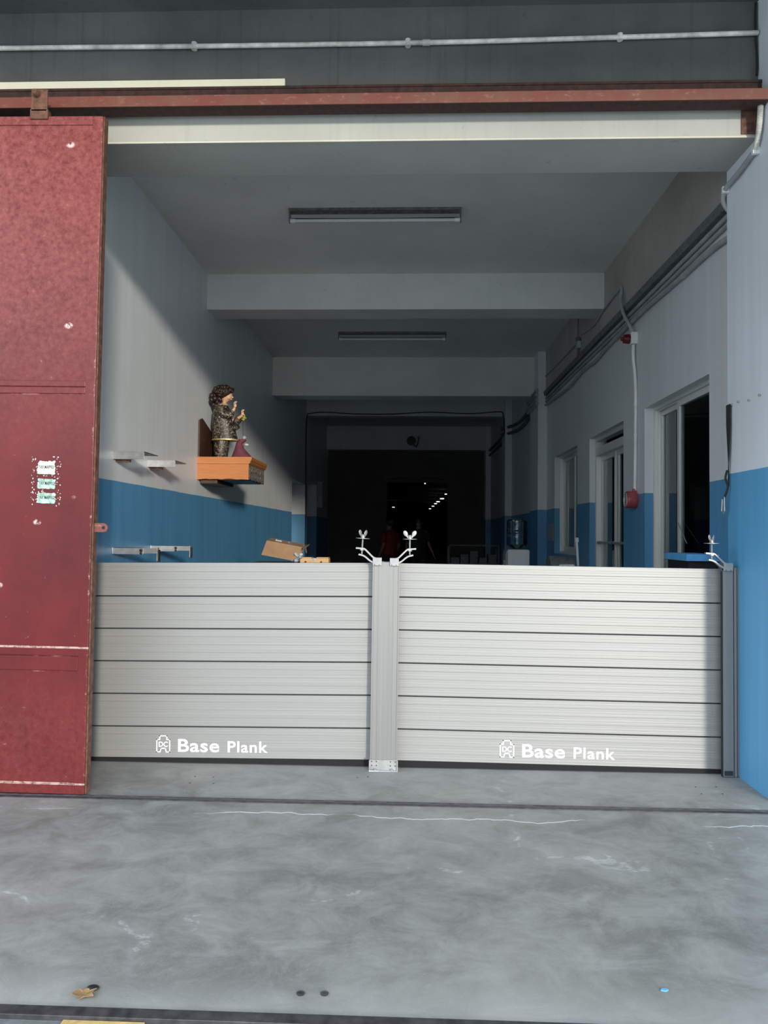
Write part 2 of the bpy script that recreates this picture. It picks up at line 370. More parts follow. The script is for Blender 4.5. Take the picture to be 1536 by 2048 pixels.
# facade above the opening
struct(box_obj('wall_front', -6, XP, -.345, .06, 3.676, 3.90, 'lintel'), 'painted concrete lintel over the opening')
struct(box_obj('wall_front_upper', -6, XP, -.35, .06, 3.90, 4.55, 'face'), 'dark streaked wall above the door rail')
struct(box_obj('wall_front_left', -6, XL, -.345, -.02, 0, 3.668, 'lintel'))
struct(box_obj('trim_3', -6, -.75, -.372, -.345, 3.955, 4.030, 'ledge'), 'ledge just above the rail, its pale colour painting in the sun strip')  # pale tone and short run put the sunlit strip into the colour
bm = nb(); add_box(bm, -6, XP, -.349, -.34, 3.671, 3.680); struct(obj('trim_4', bm, 'cream'), 'thin pale drip edge under the lintel')
# canopy roof overhead; its unseen outer edge is shaped to cut sun and sky
bm = nb()
V = []
for x in (-4.4, 7):
    V.append([bm.verts.new((x, y, z)) for y, z in ((-.35, 4.452), (-6.0, 4.955 - .038 * x), (-6.0, 5.3), (-.35, 4.85))])
bm.faces.new(V[0]); bm.faces.new(V[1][::-1])
for k in range(4): bm.faces.new((V[0][k], V[1][k], V[1][(k + 1) % 4], V[0][(k + 1) % 4]))
struct(obj('canopy_roof', bm, 'face'), 'roof slab over the forecourt, its unseen edge skewed to shape the light')
# ceiling, beams
struct(box_obj('ceiling', -3.7, 2.4, .06, 15.4, ZC, ZC + .15, 'ceil'), 'painted hall ceiling between beams')
YB = (3.432, 7.277, 11.10, 14.97)
for i, (y, drop) in enumerate(zip(YB, (.39, .62, .34, .62))):
    struct(box_obj('ceiling_beam', XL - (1.3 if i > 1 else 0), XR, y, y + .36, ZC - drop, ZC, 'beam'), 'painted concrete beam across the hall ceiling')
# back wall with a doorway into a dark hall
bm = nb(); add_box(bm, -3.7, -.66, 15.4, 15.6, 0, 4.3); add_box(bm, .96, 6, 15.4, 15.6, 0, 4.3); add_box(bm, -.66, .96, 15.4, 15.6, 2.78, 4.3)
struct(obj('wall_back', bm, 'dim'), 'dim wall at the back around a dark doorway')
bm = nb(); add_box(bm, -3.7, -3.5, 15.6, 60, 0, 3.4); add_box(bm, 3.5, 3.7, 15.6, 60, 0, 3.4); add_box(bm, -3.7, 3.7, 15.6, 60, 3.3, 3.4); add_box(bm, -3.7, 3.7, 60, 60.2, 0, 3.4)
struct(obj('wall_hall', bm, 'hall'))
# office behind the right wall
bm = nb(); add_box(bm, 5, 5.1, .07, 8.6, 0, 3.4); add_box(bm, T, 5, .07, .17, 0, 3.4); add_box(bm, T, 5, 8.5, 8.6, 0, 3.4); add_box(bm, T, 5.1, .07, 8.6, 3.3, 3.4)
struct(obj('wall_office', bm, 'inner'))

# ------------------------------------------------------------------ windows and glass door on the right wall
def bars(bm, x0, x1, y0, y1, z0, z1, t, tb=None):
    tb = tb or t
    add_box(bm, x0, x1, y0, y0 + t, z0, z1); add_box(bm, x0, x1, y1 - t, y1, z0, z1)
    add_box(bm, x0, x1, y0 + t, y1 - t, z1 - t, z1); add_box(bm, x0, x1, y0 + t, y1 - t, z0, z0 + tb)
def window(name, y0, y1, z0, z1, mid):
    bm = nb(); bars(bm, XR + .075, XR + .17, y0, y1, z0, z1, .028)
    bars(bm, XR + .10, XR + .105, y0 + .028, y1 - .028, z0 + .028, z1 - .028, .012)
    r = struct(obj(name, bm, 'frame'))
    for a, b, xo in ((mid - .03, y1 - .03, .128), (y0 + .03, mid + .03, .095)):
        bm = nb(); bars(bm, XR + xo, XR + xo + .03, a, b, z0 + .03, z1 - .03, .05, .07)
        f = obj('sash', bm, 'frame', r, .003)
        bm = nb(); add_box(bm, XR + xo + .012, XR + xo + .018, a + .05, b - .05, z0 + .1, z1 - .08); obj('glass', bm, 'glass', f)
    bm = nb(); add_cyl(bm, (XR + .16, y1 - .06, z0 + .5), (XR + .16, y1 - .06, z0 + .9), .008, 8); obj('latch', bm, 'frame', r)
window('window_1', .68, 2.12, .9, 2.55, 1.55)
window('window_2', 4.81, 6.29, 1.15, 2.54, 5.4)
bm = nb(); bars(bm, XR + .065, XR + .16, 2.78, 4.17, 0, 2.54, .045); add_box(bm, XR + .06, XR + .17, 2.825, 4.125, 2.33, 2.42)
d = struct(obj('door_1', bm, 'frame', bevel=.003))
for a, b in ((2.83, 3.45), (3.5, 4.12)):
    bm = nb(); bars(bm, XR + .12, XR + .15, a, b, .03, 2.33, .06, .12); lf = obj('door_leaf', bm, 'frame', d, .003)
    bm = nb(); add_box(bm, XR + .132, XR + .138, a + .06, b - .06, .15, 2.27); obj('glass', bm, 'glass', lf)
    bm = nb(); add_cyl(bm, (XR + .08, a + .02, 1.335), (XR + .08, b - .02, 1.335), .013, 10); add_box(bm, XR + .08, XR + .12, a + .02, a + .05, 1.32, 1.35); add_box(bm, XR + .08, XR + .12, b - .05, b - .02, 1.32, 1.35)
    obj('push_bar', bm, 'cast', lf)

# ------------------------------------------------------------------ red sliding door, its rail
D = thing('sliding_door', 'large red painted steel sliding door hanging at the left of the opening', 'door', (-1.734, -.611, 0.006))
D.rotation_euler = (0, .0075, 0)
W0 = -2.9
bm = nb(); add_box(bm, W0 + .02, -.02, .008, .05, .02, 3.66); obj('panel', bm, 'red', D)
def rail(z0, z1, nm='cross_rail'):
    bm = nb(); add_box(bm, W0, -.055, -.0, .055, z0, z1); obj(nm, bm, 'red', D, .003)
rail(3.632, 3.68, 'top_rail'); rail(2.19, 2.222); rail(2.151, 2.186); rail(.735, .775); rail(.655, .73); rail(0, .052, 'bottom_rail')
for a, b, n in ((-.055, 0, 'stile'), (W0 - .05, W0, 'stile')):
    bm = nb(); add_box(bm, a, b, 0, .06, 0, 3.68); obj(n, bm, 'red', D, .003)
bm = nb(); add_box(bm, .0, .008, .008, .056, .002, 3.68); obj('edge_strip', bm, 'rusted', D)
# hanger bracket + lug
for x in (-.352, -2.4):
    bm = nb(); add_box(bm, x - .046, x + .046, -.012, 0, 3.70, 3.825); add_box(bm, x - .05, x + .05, -.012, .03, 3.66, 3.715)
    h = obj('hanger_bracket', bm, 'rusted', D, .004)
    bm = nb(); add_lathe(bm, [(.0, -.034), (.012, -.034), (.016, -.026), (.019, -.012), (.019, 0)], (x - .01, -.012, 3.795), 16, 'y'); obj('roller_bolt', bm, 'rusted', h, smooth=True)
pts = [(-.012, -.024), (.045, -.024)] + [(.045 + .024 * math.cos(a), .024 * math.sin(a)) for a in [(-90 + i * 18) * PI / 180 for i in range(1, 10)]] + [(.045, .024), (-.012, .024)]
bm = nb()
hole = [(.045 + .009 * math.cos(i * PI / 8), .009 * math.sin(i * PI / 8)) for i in range(16)]
n = 28; outer = []
for i in range(n):
    a = 2 * PI * i / n; c, s = math.cos(a), math.sin(a)
    outer.append((.045 + .024 * c, .024 * s) if c > 0 else (max(-.012, .045 + .057 * c * 1.05) if abs(s) < .9 else .045 + .02 * c, max(-.024, min(.024, s * .05))))
inner = [(.045 + .009 * math.cos(2 * PI * i / n), .009 * math.sin(2 * PI * i / n)) for i in range(n)]
V = [[[bm.verts.new((u, y, v)) for u, v in L] for L in (outer, inner)] for y in (.02, .027)]
for i in range(n):
    j = (i + 1) % n
    for k in (0, 1): bm.faces.new((V[k][0][i], V[k][0][j], V[k][1][j], V[k][1][i]))
    for q in (0, 1): bm.faces.new((V[0][q][i], V[0][q][j], V[1][q][j], V[1][q][i]))
o = obj('lock_lug', bm, 'rust', D); o.location = (.012, 0, 1.427); o['label'] = 'round-ended rusty lug with a hole'
# torn stickers
def ragged(w, h, n=44, amp=.16, seed=0):
    rnd = random.Random(seed); P = []
    for i in range(n):
        a = 2 * PI * i / n; c, s = math.cos(a), math.sin(a); k = 1 / max(abs(c), abs(s)); j = 1 - amp * rnd.random() * (1 if s > 0 else .5)
        P.append((c * k * w / 2 * j, s * k * h / 2 * j))
    return P
def text_mesh(body, size, mat, parent, loc, extrude=.0006, bold=0., fit=None, rotx=PI / 2, name='lettering', gap=1.0):
    c = bpy.data.curves.new(name, 'FONT'); c.body = body; c.size = size; c.extrude = extrude; c.offset = bold; c.resolution_u = 4; c.space_character = gap
    o = bpy.data.objects.new(name, c); C.objects.link(o); bpy.context.view_layer.update()
    dg = bpy.context.evaluated_depsgraph_get(); me = bpy.data.meshes.new_from_object(o.evaluated_get(dg))
    bpy.data.objects.remove(o)
    if fit:
        xs = [v.co.x for v in me.vertices]; ys = [v.co.y for v in me.vertices]
        sx = fit[0] / (max(xs) - min(xs)); sy = fit[1] / (max(ys) - min(ys)); x0, y0 = min(xs), min(ys)
        for v in me.vertices: v.co.x = (v.co.x - x0) * sx; v.co.y = (v.co.y - y0) * sy
    me.materials.clear(); me.materials.append(M[mat])
    t = bpy.data.objects.new(name, me); C.objects.link(t); t.parent = parent; t.location = loc; t.rotation_euler = (rotx, 0, 0); return t
# positions relative to the door's foot
for k, (cx, cz, w_, h_, mt, sd_, txt, lab) in enumerate(((-.261, 1.748, .105, .078, 'sticker', 3, 'TAX MAPPED', 'topmost torn white tax sticker'), (-.257, 1.660, .105, .058, 'mint', 8, 'TAX MAPPED', 'middle torn sticker'), (-.257, 1.583, .108, .062, 'mint', 12, 'TAX MAPPED', 'lowest torn sticker, mint green below'))):
    bm = nb(); add_prism(bm, ragged(w_, h_, 44, .22, sd_), lambda u, v, t: (u, t, v), 0.0062, .0082)
    s = obj('sticker', bm, mt, D); s.location = (cx, 0, cz); s['label'] = lab
    text_mesh(txt, .02, 'inkb', s, (-w_ * .40, .0060, -.006), .0003, .0002, (w_ * .82, .017))
# rusty chips of old sticker paper around them
bm = nb(); rnd = random.Random(5)
for i in range(70):
    a = rnd.choice((-1, 1)); u = -.259 + a * rnd.uniform(.056, .082); v = rnd.uniform(1.54, 1.81); r = rnd.uniform(.0012, .004)
    if rnd.random() < .2: u = rnd.uniform(-.33, -.19); v = rnd.choice((1.805, 1.70, 1.62)) + rnd.uniform(-.006, .006)
    add_prism(bm, [(u + r * math.cos(q + i), v + r * math.sin(q + i) * 1.4) for q in (0, 1.6, 3, 4.4)], lambda u, v, t: (u, t, v), .0066, .0082)
obj('sticker_residue', bm, 'pvcd', D)['kind'] = 'stuff'

R_ = thing('door_rail', 'rusty red steel channel rail running across above the opening', 'rail', (0, -.45, 3.802))
bm = nb(); add_box(bm, -6, 1.935, -.05, -.042, 0, .061); obj('front_flange', bm, 'rust', R_, .001)
bm = nb(); add_box(bm, -6, 1.935, -.042, .055, .0, .006); obj('underside', bm, 'rustshade', R_)
bm = nb(); add_box(bm, -6, 1.935, .049, .055, .006, .16); obj('shade_web', bm, 'rustshade', R_)  # dark strip stands in for the shaded gap behind the front flange
bm = nb(); add_box(bm, -6, 1.935, .05, .10, .160, .166); add_box(bm, -6, 1.935, .044, .05, .152, .166); obj('upper_flange', bm, 'rustshade', R_)
for x in (-3.2, -1.2, .6, 1.8):
    bm = nb(); add_box(bm, x - .02, x + .02, .055, .105, .03, .06); obj('wall_bracket', bm, 'rusted', R_)
tag(box_obj('anchor_plate', 1.845, 1.93, -.352, -.346, 3.69, 3.90, 'rusted'), 'dark rusted steel plate on the lintel at the right end', 'plate')

# ------------------------------------------------------------------ conduits outside
def pipe(name, P, r, mat, label, cat='conduit', smooth=0, clamps=(), group=None, parts=None):
    bm = nb(); add_tube(bm, P, r, 12, smooth)
    if not clamps: return tag(obj(name, bm, mat, smooth=True), label, cat, group)
    t = thing(name, label, cat, P[0], group); o = obj('pipe', bm, mat, None, smooth=True); o.parent = t; o.location = -Vector(P[0])
    for i, (p, dr, sz) in enumerate(clamps):
        p = Vector(p); dr = Vector(dr).normalized()
        bm = nb(); add_cyl(bm, p - dr * sz, p + dr * sz, r * 1.25, 12); c = obj('clip', bm, mat, t, smooth=True); c.location = -Vector(P[0])
    return t
pipe('facade_conduit', [(-6, -.372, 4.235), (-2.4, -.372, 4.232), (-1.3, -.372, 4.227), (0.06, -.372, 4.228), (1.0, -.372, 4.24), (1.93, -.372, 4.256)], .0135, 'pvcd',
     'long off-white conduit running across the dark wall above the red rail', smooth=4, clamps=[((.063, -.372, 4.228), (1, 0, 0), .022), ((-1.28, -.372, 4.227), (0, 0, 1), .02), ((-.042, -.372, 4.227), (0, 0, 1), .02), ((1.16, -.372, 4.243), (0, 0, 1), .018)])
# conduit on the pillar: ribbed flexible piece, then smooth
t = thing('pillar_conduit', 'grey conduit with a ribbed flexible top bending over the pillar corner', 'conduit', (1.92, -.41, 3.6))
def loc(o): o.location = (-1.92, .41, -3.6); return o
P = [(1.915, -.43, 3.80), (1.915, -.42, 3.72), (1.915, -.40, 3.65), (1.915, -.365, 3.59)]
bm = nb()
for q in catmull(P, 12)[::1]: add_lathe(bm, [(.010, -.0035), (.016, -.002), (.016, .002), (.010, .0035)], q, 12)
add_tube(bm, P, .012, 12, 6); loc(obj('flexible_pipe', bm, 'pvcd', t, smooth=True))
bm = nb(); add_tube(bm, [(1.915, -.365, 3.59), (1.915, -.16, 3.565), (1.915, .03, 3.555), (1.93, .10, 3.50), (2.0, .11, 3.40), (2.035, .16, 3.33)], .015, 12, 5); loc(obj('pipe', bm, 'pvc', t, smooth=True))
for q in ((1.917, -.36, 3.588), (1.917, .045, 3.553), (2.02, .14, 3.35)):
    bm = nb(); add_box(bm, q[0] - .018, q[0] + .022, q[1] - .012, q[1] + .012, q[2] - .02, q[2] + .02); loc(obj('clip', bm, 'pvcw', t, .003))
# wires at the right end of the upper wall
pipe('cable', [(1.925, -.36, 4.44), (1.921, -.362, 4.3), (1.93, -.362, 4.1), (1.928, -.36, 4.02)], .006, 'black', 'thin dark cable down the pillar corner above the rail', 'cable', 5)

# ------------------------------------------------------------------ aluminium flood barrier
XM = -.155
def skew_z(x): # the two panels are laid a few millimetres out of level
    return (-.010 + (x + 2.05) / 1.85 * .018) if x < XM else (.008 - (x - XM) / 2.0 * .014)
def plank(x0, x1, i, z0, label, group, base=False):
    n = thing('barrier_plank', label, 'plank', ((x0 + x1) / 2, 0, z0), group); hw = (x1 - x0) / 2
    s0, s1 = skew_z(x0), skew_z(x1); n.location.z += (s0 + s1) / 2; n.rotation_euler = (0, -math.atan2(s1 - s0, x1 - x0), 0)
    h = .1965
    P = [(-.0, .004), (-.002, .0055)]
    for k in range(1, 12):
        z = .004 + k * .0162; P += [(-.002, z - .002), (-.0016 if k % 3 else -.001, z), (-.002, z + .002)]
    P += [(-.002, h - .0015), (0, h), (.03, h), (.03, .004)]
    bm = nb(); add_prism(bm, P, lambda u, v, t: (t, u, v), -hw, hw); obj('plank_body', bm, 'alu', n)
    bm = nb(); add_box(bm, -hw, hw, .006, .026, -.0005, .0035); obj('gasket', bm, 'seam', n)
    return n
Z0 = .020
ords = ['lowest', 'second from the bottom', 'third from the bottom', 'third from the top', 'second from the top', 'topmost']
for side, (x0, x1) in (('left', (-2.24, -.215)), ('right', (-.095, 1.875))):
    for i in range(6):
        z = Z0 + .2 * i
        extra = ', with white stencilled lettering' if i == 0 else ''
        n = plank(x0, x1, i, z, f'brushed aluminium flood barrier plank, {ords[i]} of the {side} stack{extra}', f'{side} stack of barrier planks')
        if i == 5:
            bm = nb(); hw = (x1 - x0) / 2; add_box(bm, -hw, hw, -.004, .034, .1965, .206); add_box(bm, -hw, hw, -.004, -.0005, .180, .1965); obj('cap_lip', bm, 'alu', n, .001)
        if i == 0:
            bm = nb(); hw = (x1 - x0) / 2; add_box(bm, -hw, hw, -.004, .034, -.024, .012); s = obj('rubber_seal', bm, 'dark', n)
            bx = (-1.555 if side == 'left' else .545) - (x0 + x1) / 2; y = -.0024
            zz = (.062 if side == 'left' else .066) - z
            # the stencilled emblem: a stepped outline with initials
            bm = nb()
            def seg(a, b, c, d_): add_box(bm, bx + a, bx + b, y - .0006, y + .001, zz + c, zz + d_)
            k = .0062
            seg(0, k, 0, .082); seg(0, .020, 0, k); seg(.0, .024, .082 - k, .082); seg(.024 - k, .024, .082, .104); seg(.024 - k, .062 + k, .104 - k, .104)
            seg(.062, .062 + k, .082, .104); seg(.062, .086, .082 - k, .082); seg(.086 - k, .086, 0, .082); seg(.066, .086, 0, k)
            add_prism(bm, [(.020, 0), (.026, 0), (.033, .026), (.027, .026)], lambda u, v, t: (bx + u, t, zz + v), y - .0006, y + .001)
            add_prism(bm, [(.066, 0), (.060, 0), (.053, .026), (.059, .026)], lambda u, v, t: (bx + u, t, zz + v), y - .0006, y + .001)
            seg(.027, .059, .022, .022 + k)
            e_ = obj('emblem', bm, 'ink', n); e_['label'] = 'white stencilled castle-like emblem with initials'
            text_mesh('DC', .04, 'ink', n, (bx + .015, y, zz + .034), .0006, .0007, (.056, .032), name='initials')
            text_mesh('Base', .1, 'ink', n, (bx + .135, y, zz + .004), .0006, .0014, (.255, .079), gap=1.05)
            text_mesh('Plank', .1, 'ink', n, (bx + .443, y, zz + .004), .0006, .0012, (.245, .068), gap=1.08)
# centre post
P0 = thing('barrier_post', 'wide aluminium centre post between the two plank stacks', 'post', (XM, -.03, 0)); P0.rotation_euler = (0, -.003 + .008, 0)
bm = nb()
add_prism(bm, [(-.081, -.052), (-.074, -.052), (-.072, -.050), (-.045, -.050), (-.044, -.052), (.044, -.052), (.045, -.050), (.072, -.050), (.074, -.052), (.081, -.052), (.081, -.028), (.012, -.028), (.012, .062), (.081, .062), (.081, .080), (-.081, .080), (-.081, .062), (-.012, .062), (-.012, -.028), (-.081, -.028)], lambda u, v, t: (u, v, t), .004, 1.243)
obj('post_profile', bm, 'aluz', P0)
bm = nb(); add_box(bm, -.086, .086, -.075, .09, .0, .006); add_box(bm, -.086, .086, -.060, -.053, .006, .064); add_box(bm, -.086, -.080, -.075, -.053, .0, .064); add_box(bm, .080, .086, -.075, -.053, 0, .064)
bp = obj('base_plate', bm, 'zinc', P0, .001)
for x in (-.070, -.042, .042, .070):
    for z in (.032, .056): bm = nb(); add_cyl(bm, (x, -.063, z), (x, -.059, z), .004, 8); obj('rivet', bm, 'steel', bp)
for x in (-.05, .05): bm = nb(); add_lathe(bm, [(.011, .006), (.011, .012), (.007, .016)], (x, -.068, 0), 12); obj('anchor_bolt', bm, 'cast', bp)
# right post
P1 = thing('barrier_post', 'narrow aluminium end post fixed to the blue pillar', 'post', (1.85, -.03, 0))
bm = nb()
add_prism(bm, [(-.005, -.050), (.054, -.050), (.054, -.034), (.060, -.034), (.060, -.048), (.075, -.048), (.075, -.034), (.081, -.034), (.081, -.044), (.0875, -.044), (.0875, .06), (.03, .06), (.03, -.02), (-.005, -.02)], lambda u, v, t: (u, v, t), .006, 1.232)
obj('post_profile', bm, 'aluz', P1)
bm = nb(); add_box(bm, .0, .05, -.052, -.0485, .012, .04); obj('slot', bm, 'seam', P1)
bm = nb(); add_box(bm, -.0075, -.005, -.045, -.02, .0, 1.21); obj('edge_gasket', bm, 'seam', P1)

def clamp(loc, sx, wing, label, tilt=0, spread=1.0):
    t = thing('plank_clamp', label, 'clamp', loc, 'clamps holding the planks down'); k = .001
    bm = nb(); add_box(bm, -.027, .027, -.014, .02, 0, .048); b = obj('clamp_block', bm, 'cast', t, .002)
    for x in (-.015, .012): bm = nb(); add_cyl(bm, (x, -.0165, .006), (x, -.0135, .006), .003, 8); obj('screw', bm, 'steel', b)
    def bar(P, y0, y1, th, nm):
        Q = catmull([(x, 0, z) for x, z in P], 4); bm = nb(); L = []
        for i, p in enumerate(Q):
            d_ = (Q[min(i + 1, len(Q) - 1)] - Q[max(i - 1, 0)]).normalized(); nn = Vector((-d_.z, 0, d_.x)) * th / 2
            L.append([bm.verts.new((sx * (p + s * nn).x, y, (p + s * nn).z)) for s in (-1, 1) for y in (y0, y1)])
        for a, c in zip(L, L[1:]):
            for i, j in ((0, 1), (1, 3), (3, 2), (2, 0)): bm.faces.new((a[i], a[j], c[j], c[i]))
        bm.faces.new([L[0][i] for i in (0, 1, 3, 2)]); bm.faces.new([L[-1][i] for i in (0, 2, 3, 1)])
        return obj(nm, bm, 'cast', t, .001)
    bar([(-.010, .044), (-.026, .050), (-.055, .078), (-.078, .099), (-.10, .102), (-.130, .104)], -.010, .014, .010, 'upper_arm')
    bar([(-.015, .014), (-.030, .021), (-.046, .030), (-.066, .047), (-.085, .059), (-.113, .066)], -.010, .014, .010, 'lower_arm')
    R = Matrix.Rotation(tilt, 4, 'Y')
    bolt = obj('threaded_bolt', (lambda bm: (add_cyl(bm, (0, 0, -.03), (0, 0, .065), .0048, 10), [add_lathe(bm, [(.0048, 0), (.0056, .0012), (.0048, .0024)], (0, 0, -.03 + .003 * j), 10) for j in range(31)], bm)[-1])(nb()), 'zinc', t)
    bolt.location = (sx * -.092, .002, .098); bolt.rotation_euler = (0, tilt, 0)
    bm = nb(); add_lathe(bm, [(.011, -.010), (.014, -.008), (.014, .006), (.010, .009)], (0, 0, 0), 6); obj('nut', bm, 'cast', bolt)
    bm = nb(); add_lathe(bm, [(.0, .063), (.042, .063), (.042, .066), (.0, .066)], (0, 0, 0), 28); obj('washer', bm, 'cast', bolt)
    bm = nb(); add_lathe(bm, [(.012, 0), (.0125, .004), (.011, .020), (.008, .023)], (0, 0, 0), 16)
    for s in (-1, 1):
        add_ball(bm, (s * .026, 0, .032), .001, (13 * 1.0, 3.2, 19), 16, Matrix.Rotation(s * .45, 4, 'Y'))
        add_prism(bm, [(s * .006, .006), (s * .012, .003), (s * .030, .024), (s * .020, .030)], lambda u, v, q: (u, q, v), -.0035, .0035)
    wn = obj('wing_nut', bm, 'cast', bolt, smooth=True); wn.location = (0, 0, .066); wn.rotation_euler = (0, 0, wing)
    return t
clamp((-.203, -.082, 1.222), 1, .95, 'clamp with half-turned wing nut over the left planks at the centre post', .05)
clamp((-.100, -.082, 1.220), -1, .0, 'clamp with a broadside wing nut over the right planks at the centre post', .0)
clamp((1.872, -.082, 1.212), 1, .75, 'clamp on the end post beside the blue pillar', .0)

# ------------------------------------------------------------------ metal brackets stored on the left wall
def gusset(y, z, wx, h, run, label):
    t = thing('wall_bracket', label, 'bracket', (XL, y, z), 'metal brackets on the left wall')
    bm = nb(); add_box(bm, 0, wx, 0, .004, 0, h); add_box(bm, 0, wx, .0, .02, h - .003, h); obj('front_plate', bm, 'zinc', t, .001)
    bm = nb(); add_prism(bm, [(0, h), (run, h), (run, h - .006), (0, h * .42)], lambda u, v, q: (q, u, v), wx - .004, wx); obj('gusset', bm, 'zinc', t)
    bm = nb(); add_box(bm, 0, .004, .0, run, -.004, h); add_box(bm, 0, wx, .004, run, h - .004, h); obj('back_plate', bm, 'zinc', t)
    bm = nb(); add_box(bm, .0, .11, .05, .075, -.018, 0.0); obj('stay', bm, 'rusted', t)
gusset(.955, 1.957, .238, .058, .30, 'upper galvanised bracket on the left wall nearest the red door')
gusset(1.69, 1.962, .238, .058, .30, 'upper galvanised bracket on the left wall nearer the statue shelf')
def arm(y, z, label):
    t = thing('wall_clamp_arm', label, 'bracket', (XL, y, z), 'jointed clamp arms on the left wall')
    bm = nb(); add_box(bm, 0, .235, 0, .004, 0, .050); add_box(bm, 0, .235, 0, .03, .046, .05); add_box(bm, 0, .004, 0, .12, 0, .05); obj('bar', bm, 'zinc', t, .001)
    bm = nb(); add_box(bm, .22, .345, .006, .012, .006, .046); add_box(bm, .339, .345, .0, .035, -.05, .05); obj('extension', bm, 'zinc', t, .001)
    bm = nb(); add_box(bm, .346, .358, -.004, .03, -.055, .035); obj('rubber_pad', bm, 'black', t, .002)
    bm = nb(); add_lathe(bm, [(.004, -.02), (.011, -.019), (.011, -.009), (.005, -.008), (.005, .012)], (.225, 0, .03), 10, 'y'); add_lathe(bm, [(.004, -.02), (.009, -.019), (.009, -.009), (.005, -.008), (.005, .012)], (.225, 0, .008), 10, 'y'); obj('bolt', bm, 'black', t)
arm(.975, 1.240, 'lower jointed metal arm on the blue left wall nearest the red door')
arm(1.80, 1.242, 'lower jointed metal arm on the blue left wall, second from the red door')

# ------------------------------------------------------------------ statue shelf
SH = thing('altar_shelf', 'orange wood wall shelf with carved dark front holding the figurine', 'shelf', (XL, 3.161, 1.962))
bm = nb(); P = [(0, 0), (.02, 0), (.05, .004), (.09, .008), (.13, .002), (.20, .006), (.26, .001), (.30, .007), (.36, .009), (.42, .001), (.47, .004), (.543, 0), (.543, .165), (0, .165)]
add_prism(bm, P, lambda u, v, t: (u, t, v), 0, .018); obj('side_panel', bm, 'woodo', SH, .001)
bm = nb(); P = [(.0, 0)] + [(u, .012 * abs(math.sin(u * 18))) for u in [i * .03 for i in range(1, 26)]] + [(.785, 0), (.785, .165), (0, .165)]
add_prism(bm, P, lambda u, v, t: (t, .018 + u, v), .525, .543); f = obj('front_panel', bm, 'carve', SH)
bm = nb()
for i in range(7):
    for j in range(2):
        c = (.544, .07 + i * .11, .05 + j * .06)
        bmesh.ops.create_uvsphere(bm, u_segments=12, v_segments=6, radius=1, matrix=Matrix.Translation(c) @ Matrix.Diagonal((.006, .04, .022, 1)))
obj('carving', bm, 'carve', f)
bm = nb(); add_prism(bm, P, lambda u, v, t: (u * .543 / .785, t + .803, v), 0, .018); obj('side_panel', bm, 'woodo', SH)
bm = nb()
add_prism(bm, [(.0, .165), (.550, .165), (.556, .176), (.562, .180), (.562, .190), (.572, .205), (.575, .222), (.575, .238), (0, .238)], lambda u, v, t: (u, t, v), -.010, .83)
obj('top_board', bm, 'woodo', SH, .001)
bm = nb(); add_box(bm, .02, .2, .06, .76, -.035, -.001); add_box(bm, .01, .52, .03, .78, .0, .01); obj('bottom_brace', bm, 'wooddk', SH)
bm = nb(); add_prism(bm, [(.0, 0), (.80, 0), (.80, .16), (.55, .30), (.18, .40), (.10, .42), (0, .385)], lambda u, v, t: (t, u, v + .238), .002, .02)
obj('back_board', bm, 'wooddk', SH)
# figurine, facing the middle of the hall (+X)
FG = thing('statue', 'curly-haired child statue in dark brocade robes on the orange wall shelf', 'statue', (-2.045, 3.53, 2.20))
bm = nb()  # body: head, neck, hidden trunk, forearms and hands, one continuous skin
add_loft(bm, [(-.06, 0, .02, .05, .05), (-.06, 0, .3, .05, .06), (-.05, 0, .55, .05, .06), (-.035, 0, .60, .024, .026), (-.02, 0, .64, .024, .026), (-.01, 0, .655, .040, .036), (.0, 0, .675, .055, .045), (.002, 0, .70, .063, .052), (.0, 0, .73, .062, .056), (-.01, 0, .77, .055, .052), (-.02, 0, .80, .03, .03)], 20)
add_ball(bm, (.063, 0, .695), .010, (1.3, .8, .9)); add_ball(bm, (.052, 0, .672), .011, (1, 1.2, .6)); add_ball(bm, (.03, .03, .685), .02, (1, 1, 1)); add_ball(bm, (.03, -.03, .685), .02)
for (P, hd) in (([(.02, -.05, .50), (.075, -.045, .53), (.10, -.035, .575)], (.103, -.033, .60)), ([(.05, .05, .44), (.12, .04, .47), (.165, .03, .50)], (.172, .028, .52))):
    add_tube(bm, P, [.022, .014], 10, 4); add_ball(bm, hd, .017, (1, .6, 1.3))
    for q in range(4):
        a = -.5 + q * .33; add_tube(bm, [(hd[0], hd[1] + (q - 1.5) * .005, hd[2] + .01), (hd[0] + .012 * math.sin(a), hd[1] + (q - 1.5) * .007, hd[2] + .033), (hd[0] + .014 + .012 * math.sin(a), hd[1] + (q - 1.5) * .008, hd[2] + .046)], [.0045, .0035], 6)
    add_tube(bm, [(hd[0], hd[1], hd[2]), (hd[0] - .012, hd[1] - .008, hd[2] + .02), (hd[0] - .010, hd[1] - .008, hd[2] + .033)], [.005, .004], 6)
obj('body', bm, 'skin', FG, smooth=2)
for s in (-1, 1): bm = nb(); add_ball(bm, (.056, s * .02, .715), .007, (.5, 1, .8), 10); obj('eye', bm, 'black', FG)
bm = nb(); rnd = random.Random(2)
add_ball(bm, (-.04, 0, .75), .092, (1.1, 1.0, .85), 20)
for i in range(90):
    a = rnd.uniform(0, 2 * PI); el = rnd.uniform(-.6, 1.3); c = (-.045 + .105 * math.cos(a) * math.cos(el), .085 * math.sin(a) * math.cos(el), .745 + .07 * math.sin(el))
    if c[0] > .02 and c[2] < .755: continue
    add_ball(bm, c, rnd.uniform(.014, .026), (1, 1, 1), 8)
for i in range(34):
    add_ball(bm, (rnd.uniform(-.16, -.06), rnd.uniform(-.06, .06), rnd.uniform(.60, .72)), rnd.uniform(.018, .03), (1, 1, 1), 8)
